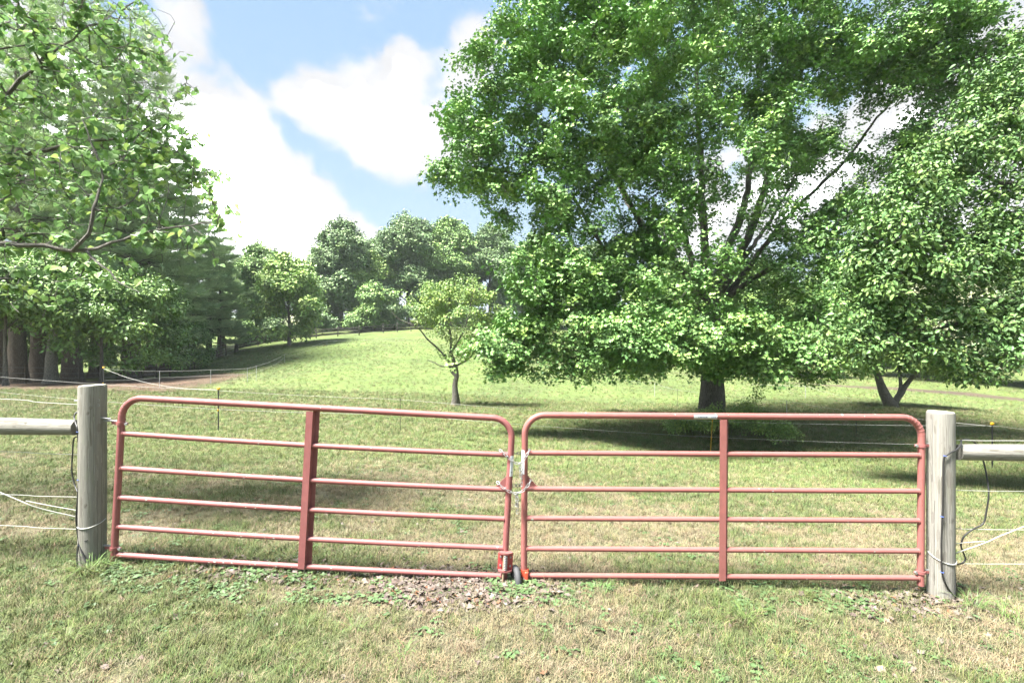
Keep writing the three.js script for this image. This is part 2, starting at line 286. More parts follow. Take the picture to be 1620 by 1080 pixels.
function lobePoints(rn, lobes, perM3, low = -1e9, bridge = .3) {
  const out = [];
  for (const [c, r, k = 1] of lobes) {
    const n = Math.max(4, Math.round(4.19 * r.x * r.y * r.z * perM3 * k));
    for (let i = 0; i < n; i++) { const a = rn() * 6.283, u = rn() * 2 - 1, q = Math.pow(rn(), 0.42), s = Math.sqrt(1 - u * u) * q; const p = V(c.x + Math.cos(a) * s * r.x, c.y + u * q * r.y, c.z + Math.sin(a) * s * r.z); p.add(V(noise3(p.x * 1.3, p.y * 1.3, p.z * 1.3) - .5, noise3(p.x * 1.3 + 9, p.y * 1.3, p.z * 1.3) - .5, noise3(p.x * 1.3, p.y * 1.3 + 9, p.z * 1.3) - .5).multiplyScalar(r.y * .9)); if (p.y > low && noise3(p.x * .8, p.y * .8 + 50, p.z * .8) > .24) out.push(p); }
  }
  // sprays bridging neighbouring boughs
  const m = Math.round(out.length * bridge);
  for (let i = 0, g = 0; i < m && g < m * 30; g++) { const [c0, r0, k0 = 1] = lobes[rn() * lobes.length | 0], [c1, r1, k1 = 1] = lobes[rn() * lobes.length | 0], d = c0.distanceTo(c1), reach = (r0.x + r1.x) * 1.15; if (d < .1 || d > reach || rn() > Math.min(k0, k1)) continue; const t = rn(), p = c0.clone().lerp(c1, t), w = lerp(r0.y, r1.y, t); p.add(V((rn() - .5) * w * 1.6, (rn() - .5) * w * 1.5, (rn() - .5) * w * 1.6)); if (p.y > low) { out.push(p); i++; } }
  return out;
}
// a broadleaved tree: limbs and lobes are given about the foot of the trunk
function broadTree({ name, label, category = 'tree', group, foot, limbs, lobes, perM3 = 3, seed = 1, bark = barkGrey, spray, size = .3, tones, perTip = 3, step = .35, tip = .006, low = .3, bare = 0, power, coarse = .05, trunkTest, mat = leafMat }) {
  const rn = rand(seed), t = thing(name, label, category, foot, group), pts = lobePoints(rn, lobes, perM3, low), s = grow({ rn, limbs, points: pts, step, tip, power });
  part('trunk', woodGeometry(s, (r) => r > coarse), bark, t);
  part('branches', woodGeometry(s, (r) => r <= coarse), bark === barkDark ? barkGrey : bark, t, { kind: 'stuff' });
  const lists = spray.map(() => []);
  for (const n of s.tips) {
    if (rn() < bare) continue;
    let q = n;
    for (let k = 0; k < perTip; k++) {
      const p = V(s.X[q] + (rn() - .5) * size * 1.1, s.Y[q] + (rn() - .55) * size * .8, s.Z[q] + (rn() - .5) * size * 1.1), tn = tones[Math.min(tones.length - 1, Math.floor(Math.pow(rn(), 1.3) * tones.length))], v = .85 + rn() * .3;
      lists[Math.floor(rn() * spray.length)].push([mat4(p, (rn() - .5) * .9, rn() * 6.283, (rn() - .5) * .9, size * (.7 + rn() * .65)), C(tn[0] * v, tn[1] * v, tn[2] * v)]);
      if (s.par[q] > s.base && rn() < .75) q = s.par[q];
    }
  }
  lists.forEach((l, i) => l.length && instanced('crown', spray[i], mat, l, t, { kind: 'stuff' }));
  return t;
}
const local = (foot, list) => list.map(([u, v, d]) => P(u, v, d).sub(foot));
const mapleSpray = [sprayGeometry('maple', 34, .28, 21), sprayGeometry('maple', 28, .31, 22)];
const ovalSpray = [sprayGeometry('oval', 26, .34, 23), sprayGeometry('oval', 22, .36, 24)];
const farSpray = [sprayGeometry('oval', 24, .42, 25, .85), sprayGeometry('round', 22, .34, 26, .85)];

// the great maple
{
  const foot = onGround(1127, 16, -.1), L = (l, r0, r1) => ({ pts: local(foot, l), r0, r1 });
  const trunk = [V(0, 0, 0), V(-.02, .5, 0), V(.02, 1.4, 0), V(0, 2.6, .02), V(.02, 4.1, 0), V(0, 4.9, 0)];
  const limbs = [{ pts: trunk, r0: .40, r1: .30 },
    L([[1125, 480, 16], [1090, 440, 15.5], [1035, 385, 15], [985, 300, 14.5], [950, 220, 14], [880, 90, 13.6]], 0.133, .03),
    L([[1118, 470, 16], [1085, 380, 16.4], [1065, 250, 16.8], [1040, 100, 17], [1015, -90, 17]], 0.148, .04),
    L([[1122, 450, 16], [1114, 370, 16], [1108, 240, 16], [1100, 80, 16], [1090, -160, 16]], 0.156, .05),
    L([[1134, 470, 16], [1162, 420, 15.8], [1190, 360, 15.5], [1215, 280, 15.3], [1240, 180, 15], [1290, 60, 14.6], [1350, -70, 14.2]], 0.156, .05),
    L([[1130, 450, 16], [1150, 400, 16.5], [1178, 320, 16.7], [1195, 200, 17], [1200, 50, 17], [1192, -140, 17]], 0.164, .07),
    L([[1140, 478, 16], [1200, 435, 15.6], [1290, 390, 15], [1380, 330, 14.5], [1450, 270, 14]], 0.109, .03),
    L([[1112, 490, 16], [1060, 462, 15.3], [1000, 440, 15], [940, 370, 14.5], [905, 312, 14], [850, 285, 13.5], [740, 262, 13]], 0.109, .02),
    L([[1110, 545, 16], [1010, 500, 14.6], [900, 500, 13.5], [815, 535, 13]], 0.086, .02),
    L([[1145, 560, 16], [1220, 540, 15], [1300, 500, 14.5], [1400, 470, 14]], 0.086, .02),
    L([[1122, 555, 16], [1085, 540, 13.8], [1040, 555, 11.8]], 0.078, .02),
    L([[1130, 490, 16], [1150, 420, 19], [1170, 350, 22]], 0.125, .03),
    L([[1148, 470, 16], [1245, 345, 16], [1340, 250, 16], [1420, 150, 15.6], [1500, 90, 15]], 0.117, .03),
    L([[1110, 470, 16], [1050, 390, 18], [980, 300, 19.5], [930, 150, 20]], 0.109, .03),
    L([[1140, 460, 16], [1230, 330, 18.5], [1300, 200, 19.5]], 0.109, .03),
  ];
  const O = (u, v, d, x, y, z, k) => [P(u, v, d).sub(foot), V(x, y, z), k];
  const lobes = [O(755, 255, 13, 1.5, .95, 1.4), O(692, 278, 13, .5, .28, .5, 2), O(725, 185, 13.2, .6, .7, .7, 1.5), O(800, 130, 13.5, 1.4, 1.3, 1.5), O(880, 40, 14, 1.9, 1.7, 1.7), O(900, 200, 13, 1.8, 1.5, 1.5), O(1000, 80, 13, 1.9, 1.8, 1.6), O(1010, 260, 13, 1.6, 1.3, 1.4), O(850, 335, 13.5, 1.5, .9, 1.3), O(880, 440, 13, 1.8, 1.1, 1.4), O(830, 525, 13, 1.3, .8, 1.1), O(790, 580, 13, .6, .5, .6, 1.6), O(905, 575, 12.8, .9, .55, .8, 1.4), O(960, 530, 12.5, 1.7, .8, 1.3), O(1050, 520, 12, 1.5, .7, 1.2), O(1080, 340, 12.6, 1.2, .9, 1, .6), O(1155, 225, 12.6, 1.3, 1.1, 1.1, .6), O(1135, 400, 12.3, .9, .5, .8, .6), O(1070, 180, 12.8, 1, .9, .9, .6), O(960, 450, 13.2, 1.4, .7, 1.1, .8), O(1010, 410, 14.2, 1.2, .7, 1, .7), O(1230, 440, 14.2, 1.2, .7, 1, .7), O(1400, 250, 14.3, 1.4, .9, 1.2, .45), O(1340, 330, 14.2, 1.2, .7, 1, .5), O(1480, 180, 14, 1.2, .7, 1, .5), O(1125, 588, 13.4, .9, .3, .7), O(1100, 560, 12.4, 1.1, .5, .9), O(1010, 575, 12.3, .9, .45, .8), O(1190, 578, 12.8, 1, .4, .9), O(1280, 585, 14, 1.1, .45, 1), O(765, 560, 13, .7, .6, .7, 1.3), O(1060, 440, 12.6, 1.2, .6, 1, .6), O(1150, 530, 12.3, 1.4, .55, 1.1), O(1240, 545, 13, 1.6, .6, 1.3), O(1330, 470, 13.5, 1.7, .9, 1.4), O(1100, 40, 14.5, 2, 2, 1.8, .6), O(1100, -160, 15, 3, 2.2, 3, .4), O(1200, 150, 14, 1.6, 1.5, 1.5, .8), O(1300, 60, 14, 2, 1.7, 1.7), O(1400, 90, 14, 1.9, 1.3, 1.7), O(1500, 60, 14, 1.8, 1.1, 1.5), O(1580, 100, 13.6, 1.2, .9, 1.3), O(1450, 225, 14.5, 1.3, .6, 1.2, .6), O(1280, 235, 14, 1.2, .8, 1.2, .8), O(1200, 330, 14, 1.1, .7, 1.1, .6), O(1300, 385, 14.5, 1.5, .9, 1.3), O(1000, 375, 15, 1.5, .9, 1.4), O(1100, 300, 17.5, 2.2, 1.7, 1.2, .3), O(1000, 200, 19, 2.8, 2.6, 1.8, .3), O(1260, 250, 19, 3, 2.6, 1.8, .3), O(1130, 60, 20, 4, 3.6, 2, .25), O(1130, 455, 19.5, 4.2, 1.3, 2, .5), O(1000, 560, 18, 2.2, .8, 1.5, .6), O(1250, 545, 18, 2.4, .9, 1.6, .6), O(950, -140, 14, 3, 2, 3, .4), O(1260, -170, 15, 3.4, 2.4, 3, .4), O(1420, -90, 14, 2.4, 1.6, 2.4, .5)];
  broadTree({ name: 'maple_tree', label: 'large spreading maple with dark furrowed trunk and many fanning limbs', foot, limbs, lobes, perM3: 6.6, seed: 31, bark: barkDark, spray: mapleSpray, size: .29, tones: [[.10, .225, .065], [.12, .26, .074], [.15, .30, .086], [.205, .36, .10]], perTip: 3, step: .3, tip: .007, low: 1.0 });
}
// generic broadleaf from a simple habit: height, crown radius, clear stem
function habit(rn, h, w, clear, r0, n = 9, full = false, lean = 0) {
  const limbs = [{ pts: [V(0, -.15, 0), V(lean * .1, h * .12, (rn() - .5) * .1), V(lean * .35, h * .4, (rn() - .5) * .3), V(lean * .7, h * .7, (rn() - .5) * .4), V(lean, h * .93, 0)], r0, r1: r0 * .18 }], lobes = [];
  for (let i = 0; i < n; i++) {
    const a = i * 2.4 + rn() * .8, t = clear / h + (1 - clear / h) * (i + .3) / n, y0 = h * t * .82, out = w * (.55 + .45 * rn()) * Math.sin(Math.PI * clamp(.2 + .72 * t)), y1 = y0 + out * (.35 + rn() * .5);
    limbs.push({ pts: [V(lean * t, y0, 0), V(Math.cos(a) * out * .5 + lean * t, (y0 + y1) / 2 + .05 * h, Math.sin(a) * out * .5), V(Math.cos(a) * out * .8 + lean * t, y1, Math.sin(a) * out * .8)], r0: r0 * .42 * (1 - .5 * t), r1: r0 * .06 });
    lobes.push([V(Math.cos(a) * out * .78 + lean * t, y1, Math.sin(a) * out * .78), V(w * (.34 + rn() * .22), h * (.08 + rn() * .08), w * (.3 + rn() * .22))]);
  }
  if (full) for (let i = 0; i < 4; i++) { const a = i * 1.7 + rn(), y = clear * (.5 + rn() * .5), q = w * (.4 + rn() * .4); lobes.push([V(Math.cos(a) * q, y, Math.sin(a) * q), V(w * .3, h * .06, w * .3), .8]); }
  lobes.push([V(lean, h * .9, 0), V(w * .42, h * .13, w * .42)], [V(lean * .6, h * .68, 0), V(w * .6, h * .16, w * .6), .5]);
  return { limbs, lobes };
}
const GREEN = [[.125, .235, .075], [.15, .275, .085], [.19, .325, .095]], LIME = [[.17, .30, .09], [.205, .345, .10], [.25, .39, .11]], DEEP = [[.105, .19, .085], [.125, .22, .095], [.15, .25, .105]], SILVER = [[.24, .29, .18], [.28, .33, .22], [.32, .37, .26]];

// slim young tree standing in the field, partly bare on its near side
{
  const foot = onGround(720, 19, -.06), L = (l, r0, r1) => ({ pts: local(foot, l), r0, r1 }), O = (u, v, d, x, y, z, k) => [P(u, v, d).sub(foot), V(x, y, z), k];
  const limbs = [{ pts: [V(0, 0, 0), V(.02, .4, 0), V(0, .95, 0), V(.06, 1.2, 0), V(-.02, 1.7, 0), V(-.2, 2.2, 0)], r0: .145, r1: .06 },
    L([[716, 594, 19], [705, 565, 19], [680, 540, 18.8], [655, 515, 18.6], [632, 505, 18.5], [618, 490, 18.4]], .06, .012),
    L([[716, 580, 19], [695, 578, 18.6], [684, 572, 18.4], [676, 569, 18.3]], .035, .012),
    L([[712, 572, 19], [712, 530, 19], [705, 490, 19.1], [700, 450, 19.2]], .06, .012),
    L([[716, 580, 19], [738, 570, 19.2], [752, 552, 19.3], [765, 500, 19.4]], .05, .012),
    L([[712, 560, 19], [735, 520, 18.6], [745, 480, 18.4], [750, 445, 18.4]], .05, .01)];
  const lobes = [O(700, 465, 19, .95, .75, .9), O(735, 455, 19, .8, .55, .8), O(765, 470, 19, .7, .5, .7), O(675, 500, 18.8, .65, .6, .7), O(715, 520, 18.8, .9, .6, .8), O(755, 525, 19.2, .7, .6, .8), O(712, 555, 19, .45, .35, .45), O(655, 480, 18.8, .35, .3, .4, .6), O(785, 505, 19.4, .6, .6, .7), O(690, 480, 18.5, .8, .7, .7, .5), O(740, 490, 18.6, .8, .7, .7, .5)];
  broadTree({ name: 'young_tree', label: 'slim young tree with thin half bare limbs standing alone in the field', foot, limbs, lobes, perM3: 25, seed: 41, bark: barkGrey, spray: ovalSpray, size: .19, tones: [[.16, .285, .09], [.19, .32, .095], [.25, .375, .10]], perTip: 2, step: .18, tip: .005, low: 1.0, bare: .25 });
}
// tree on the right whose low boughs hang into view
{
  const foot = onGround(1800, 10.5, -.1), L = (l, r0, r1) => ({ pts: local(foot, l), r0, r1 }), O = (u, v, d, x, y, z, k) => [P(u, v, d).sub(foot), V(x, y, z), k];
  const limbs = [{ pts: [V(0, 0, 0), V(0, 1.2, 0), V(-.1, 2.6, 0), V(-.2, 4.6, 0), V(0, 6.6, 0), V(.1, 8.2, 0)], r0: .34, r1: .08 },
    L([[1790, 440, 10.5], [1680, 420, 10], [1560, 400, 9.6], [1440, 390, 9.3], [1370, 380, 9.2]], .1, .015),
    L([[1795, 500, 10.5], [1690, 480, 10], [1580, 500, 9.6], [1470, 520, 9.3], [1370, 530, 9.3]], .1, .015),
    L([[1790, 380, 10.5], [1690, 330, 10.2], [1560, 280, 10], [1440, 260, 10]], .1, .015),
    L([[1790, 520, 10.5], [1700, 540, 9.6], [1610, 570, 9]], .07, .015),
    L([[1790, 300, 10.5], [1700, 220, 10.5], [1600, 170, 10.5]], .09, .015),
    L([[1800, 380, 10.5], [1900, 300, 10]], .1, .02), L([[1800, 420, 10.5], [1780, 360, 8.4]], .1, .02), L([[1800, 420, 10.5], [1830, 330, 13]], .1, .02)];
  const lobes = [O(1380, 370, 9.3, .9, .5, .9), O(1450, 320, 9.6, 1.2, .7, 1.1), O(1540, 270, 10, 1.3, .8, 1.2), O(1600, 200, 10.4, 1, .7, 1.1), O(1480, 420, 9.3, 1.2, .6, 1.1), O(1560, 380, 9.5, 1.2, .7, 1.2), O(1400, 460, 9.3, 1.1, .5, 1), O(1340, 520, 9.6, .9, .5, .9), O(1430, 540, 9.4, 1.1, .5, 1), O(1520, 500, 9.4, 1.1, .6, 1.1), O(1580, 560, 9, .7, .5, .8), O(1600, 460, 9.4, 1, .6, 1), O(1630, 340, 10, 1.1, .9, 1.2), O(1680, 520, 9.4, .9, .7, 1), O(1500, 580, 9.6, .6, .3, .7), O(1480, 255, 10.2, 1.1, .55, 1), O(1560, 180, 10.5, 1, .6, 1), O(1600, 110, 10.6, 1, .7, 1), O(1420, 300, 9.8, .8, .4, .8), O(1400, 420, 9.3, .9, .5, .9), O(1700, 200, 10.5, 1.6, 1.3, 1.6, .7), O(1800, 100, 10.5, 2, 1.6, 2, .5), O(1900, 300, 10, 1.6, 1.5, 1.7, .5), O(1780, 350, 8.4, 1.3, 1.2, 1.2, .5), O(1830, 330, 13, 1.6, 1.3, 1.4, .5)];
  broadTree({ name: 'broadleaf_tree', label: 'dark green broadleaf tree whose low boughs hang past the right gate post', foot, limbs, lobes, perM3: 11, seed: 43, bark: barkDark, spray: ovalSpray, size: .22, tones: [[.07, .16, .05], [.085, .185, .056], [.105, .21, .062], [.125, .225, .065]], perTip: 3, step: .25, tip: .005, low: 1.0 });
}
// forked tree down the slope on the right
{
  const foot = onGround(1410, 23, -.08), rn = rand(51);
  const limbs = [{ pts: [V(0, -.1, 0), V(0, .12, 0), V(-.3, .7, 0), V(-.6, 1.3, .1), V(-1.0, 2.2, .2), V(-1.5, 3.4, .2)], r0: .26, r1: .05 }, { pts: [V(0, .1, 0), V(.35, .5, 0), V(.75, 1.1, 0), V(1.2, 1.7, .1), V(2.0, 2.5, .2)], r0: .17, r1: .04 }, { pts: [V(.4, .55, 0), V(.55, 1.0, -.1), V(.6, 1.8, -.3), V(.5, 3.2, -.5)], r0: .1, r1: .03 }];
  const lobes = [[V(-1.4, 2.6, .3), V(1.1, .6, 1)], [V(-.3, 3.2, 0), V(1.4, .8, 1.2)], [V(1.2, 2.5, .3), V(1.3, .6, 1)], [V(2.3, 2.6, 0), V(1.1, .7, 1)], [V(.5, 4, -.4), V(1.6, .8, 1.3)], [V(-1.9, 1.9, .3), V(.8, .4, .7)], [V(2.4, 1.9, .3), V(.9, .4, .8)]];
  broadTree({ name: 'forked_tree', label: 'low tree with forked trunk on the grassy slope below the maple', foot, limbs, lobes, perM3: 12, seed: 52, bark: barkGrey, spray: ovalSpray, size: .34, tones: LIME, perTip: 3, step: .3, tip: .006, low: 1.5 });
}
// redbud reaching in over the left gate post: its biggest leaves singly, the rest as one mass
{
  const foot = V(-6.7, 0, -4.9); foot.y = ground(foot.x, foot.z) - .08;
  const rn = rand(61), L = (l, r0, r1) => ({ pts: local(foot, l), r0, r1 }), O = (u, v, d, x, y, z, k) => [P(u, v, d).sub(foot), V(x, y, z), k];
  const limbs = [{ pts: [V(0, 0, 0), V(.05, .8, 0), V(.0, 1.6, .1), V(.1, 2.6, .1), V(.4, 4, .1), V(.6, 5.4, 0)], r0: .16, r1: .04 },
    L([[-170, 410, 4.9], [-70, 380, 4.5], [10, 386, 4.2], [65, 388, 4.2], [135, 397, 4.25], [175, 385, 4.3], [235, 365, 4.4], [320, 352, 4.5]], .05, .008),
    L([[135, 397, 4.25], [160, 420, 4.2], [190, 445, 4.2], [220, 462, 4.2]], .014, .004),
    L([[110, 394, 4.2], [140, 372, 4.2], [150, 330, 4.2], [160, 270, 4.3], [130, 190, 4.3]], .02, .005),
    L([[-160, 330, 4.9], [-60, 230, 4.7], [30, 130, 4.7], [140, 40, 4.7]], .05, .008),
    L([[-160, 260, 4.9], [-40, 60, 5], [60, -80, 5]], .05, .01),
    L([[-165, 350, 4.9], [-60, 290, 5.2], [60, 240, 5.3], [180, 220, 5.3], [280, 240, 5.3]], .045, .006),
    L([[-170, 420, 4.9], [-80, 430, 4.4], [20, 440, 4.2]], .03, .006),
    L([[-165, 340, 4.9], [-330, 250, 4.9], [-450, 180, 4.9]], .06, .01), L([[-160, 330, 4.9], [-160, 220, 6], [-150, 120, 6.6]], .05, .01), L([[-160, 330, 4.9], [-220, 200, 3.9]], .05, .01)];
  const lobes = [O(60, 80, 4.9, 1.1, .9, 1), O(150, 60, 4.9, .8, .7, .9), O(-60, 140, 4.9, 1.1, 1, 1), O(120, 210, 4.9, .9, .7, .9), O(220, 200, 5, .75, .5, .7), O(280, 270, 5.1, .55, .4, .6), O(20, 280, 4.7, .9, .6, .9), O(190, 300, 4.7, .7, .45, .7, .7), O(330, 290, 5, .3, .22, .3, 1.2), O(60, 370, 4.3, .7, .35, .6), O(20, 450, 4.3, .6, .25, .5), O(140, 430, 4.3, .45, .22, .45, .7), O(250, 350, 4.5, .5, .25, .5, .6), O(360, 330, 4.8, .3, .2, .3, .5), O(375, 345, 4.7, .28, .2, .3, .7), O(300, 395, 4.5, .5, .25, .4, .5), O(40, -80, 5, 1.4, .8, 1.2, .6), O(-300, 150, 5, 1.6, 1.4, 1.5, .3), O(-150, 120, 6.4, 1.4, 1.2, 1, .3), O(-220, 180, 4, 1, .9, .8, .3)];
  const t = thing('redbud_tree', 'leafy tree with heart shaped leaves and bare twigs reaching over the left post', 'tree', foot), pts = lobePoints(rn, lobes, 62, 1.2), s = grow({ rn, limbs, points: pts, step: .11, tip: .0036, power: 2.3, bend: .5, sag: .25 });
  part('trunk', woodGeometry(s, r => r > .02), barkGrey, t); part('branches', woodGeometry(s, r => r <= .02), barkPale, t, { kind: 'stuff' });
  const leaves = [], heart = [0, 1, 2].map(k => { const p = [], c = []; leafTris('heart', 1, new THREE.Matrix4(), [1, 1, 1], p, c, [.3, .15, .4][k], [.2, .35, .1][k]); return geoOf(p, c); }), tone = [[.15, .27, .095], [.175, .31, .105], [.21, .355, .11], [.29, .41, .115]];
  for (const n of s.tips) {
    if (rn() < .36) continue; let q = n;
    for (let k = 0; k < 5; k++) {
      const p = V(s.X[q] + (rn() - .5) * .09, s.Y[q] - rn() * .05, s.Z[q] + (rn() - .5) * .07), i = Math.min(3, Math.floor(Math.pow(rn(), 1.5) * 4)), v = .85 + rn() * .3;
      leaves.push([mat4(p, (rn() - .5) * 1.1, rn() * 6.283, -.5 + (rn() - .5) * 1.1, .036 + rn() * .044), i, v, p.clone().add(foot), Math.floor(rn() * 3)]);
      if (s.par[q] > s.base && rn() < .8) q = s.par[q];
    }
  }
  const mats = tone.map(c => { const m = thinLeafMat.clone(); m.color.setRGB(...c); m.vertexColors = false; return m; });
  const seen = leaves.map(l => { const w = l[3], d = -w.z, u = 810 + w.x / d * FOCAL, v = 540 - (w.y - EYE) / d * FOCAL; return [u > 5 && v > 5 && d > 1 ? d / (l[0].getMaxScaleOnAxis() * 10) : 99, l]; }).sort((a, b) => a[0] - b[0]);
  seen.slice(0, 300).forEach(([, l]) => { const m = part('leaf', heart[l[4]], mats[l[1]], t); m.applyMatrix4(l[0]); });
  for (let k = 0; k < 3; k++) instanced('foliage', heart[k], thinLeafMat, seen.slice(300).filter(([, l]) => l[4] === k).map(([, l]) => [l[0], C(...tone[l[1]].map(x => x * l[2]))]), t, { kind: 'stuff' });
  console.log('redbud leaves', leaves.length);
}
// white pines of the wood
const needleSpray = [needleGeometry(71), needleGeometry(72)];
function pine(seed, h, w, r0, clear) {
  const rn = rand(seed), t = new THREE.Group(), pts = [], limbs = [{ pts: [V(0, -.2, 0), V(0, h * .2, .05), V(.1, h * .5, 0), V(0, h * .8, .05), V(0, h, 0)], r0, r1: .03 }], lists = [[], []];
  for (let y = clear; y < h - .5; y += .75 + rn() * .5) {
    const k = (y - clear) / (h - clear), out = w * (1 - .82 * Math.pow(k, 1.25)) * (.75 + .35 * rn()), n = 4 + (rn() * 2 | 0), a0 = rn() * 6.28;
    for (let i = 0; i < n; i++) {
      const a = a0 + i * 6.283 / n + (rn() - .5) * .5, o = out * (.7 + rn() * .45), up = lerp(-.06, .45, k) * o, e = V(Math.cos(a) * o, y + up, Math.sin(a) * o);
      limbs.push({ pts: [V(0, y, 0), V(Math.cos(a) * o * .5, y + up * .35 - .1, Math.sin(a) * o * .5), e], r0: .055 * (1.2 - k), r1: .012 });
      const m = Math.ceil(o * 5.5);
      for (let j = 0; j < m; j++) { const f = .22 + .82 * Math.sqrt(rn()), s = (rn() - .5) * .75 * o * f * .7; pts.push([V(Math.cos(a) * o * f - Math.sin(a) * s, y + up * f * f + (rn() - .45) * .35, Math.sin(a) * o * f + Math.cos(a) * s), a + Math.sign(s) * .5 + (rn() - .5) * .6]); }
    }
  }
  const s = grow({ rn, limbs, points: pts.filter((_, i) => i % 4 === 0).map(p => p[0]), step: .7, tip: .008 });
  part('trunk', woodGeometry(s, r => r > .06), barkPine, t); part('branches', woodGeometry(s, r => r <= .06), barkPine, t, { kind: 'stuff' });
  const tone = [[.26, .37, .19], [.30, .41, .205], [.34, .45, .22], [.38, .47, .24]];
  for (const [p, a] of pts) { const c = tone[rn() * 4 | 0], v = .85 + rn() * .3; lists[rn() * 2 | 0].push([mat4(p, (rn() - .5) * .5, -a, .1 + (rn() - .5) * .4, .6 + rn() * .45), C(c[0] * v, c[1] * v, c[2] * v)]); }
  lists.forEach((l, i) => instanced('needles', needleSpray[i], needleMat, l, t, { kind: 'stuff' }));
  return t;
}
{
  const kinds = [pine(81, 25, 5.0, .55, 6.2), pine(82, 22, 4.6, .45, 4.2), pine(83, 17, 4.4, .36, 1.8)];
  const grp = 'white pines of the wood';
  const rows = [ // u, d, kind, scale, turn, label
    [27, 30.5, 0, 1, .3, 'thick trunked pine just behind the wire fence, beside the brown straw'], [58, 33.5, 0, .95, 2.1, 'dark tall pine right behind the bark mottled tree'], [-2, 37, 1, 1.1, 4, 'pine deep in the wood behind the thick trunked pine'],
    [112, 38, 0, 1.3, 1, 'tall pine deep in the wood past the mottled trunk'], [150, 46, 1, 1.1, 5, 'slender tall pine deep in the middle of the wood'], [205, 42, 0, 1.28, 3.3, 'tall pine at the wood edge behind the fence bend'],
    [237, 46, 1, 1, .8, 'pine with a clean straight trunk close behind fence wires'], [263, 49, 0, 1.08, 2.6, 'tall pine standing where the fence climbs the slope'], [303, 54, 1, 1.0, 4.4, 'feathery pine on the slope beside the field'],
    [330, 58, 2, 1, 1.7, 'pale feathery pine low on the field edge by the corner post'], [-130, 36, 1, 1.15, .4, 'pine standing outside the wood behind the redbud'], [170, 54, 0, 1.35, 5.5, 'tallest pine far back in the wood'], [347, 57, 1, .62, 3, 'pale feathery pine nearest to the corner post'], [352, 66, 2, .9, .2, 'small pine behind the corner post of the board fence'],
  ];
  const used = new Set();
  for (const [u, d, k, sc, turn, label] of rows) {
    const t = used.has(k) ? kinds[k].clone() : kinds[k]; used.add(k);
    t.name = numbered('pine_tree'); t.position.copy(onGround(u, d)); t.rotation.y = turn; t.scale.setScalar(sc); t.userData = { label, category: 'pine tree', group: grp }; scene.add(t);
  }
}
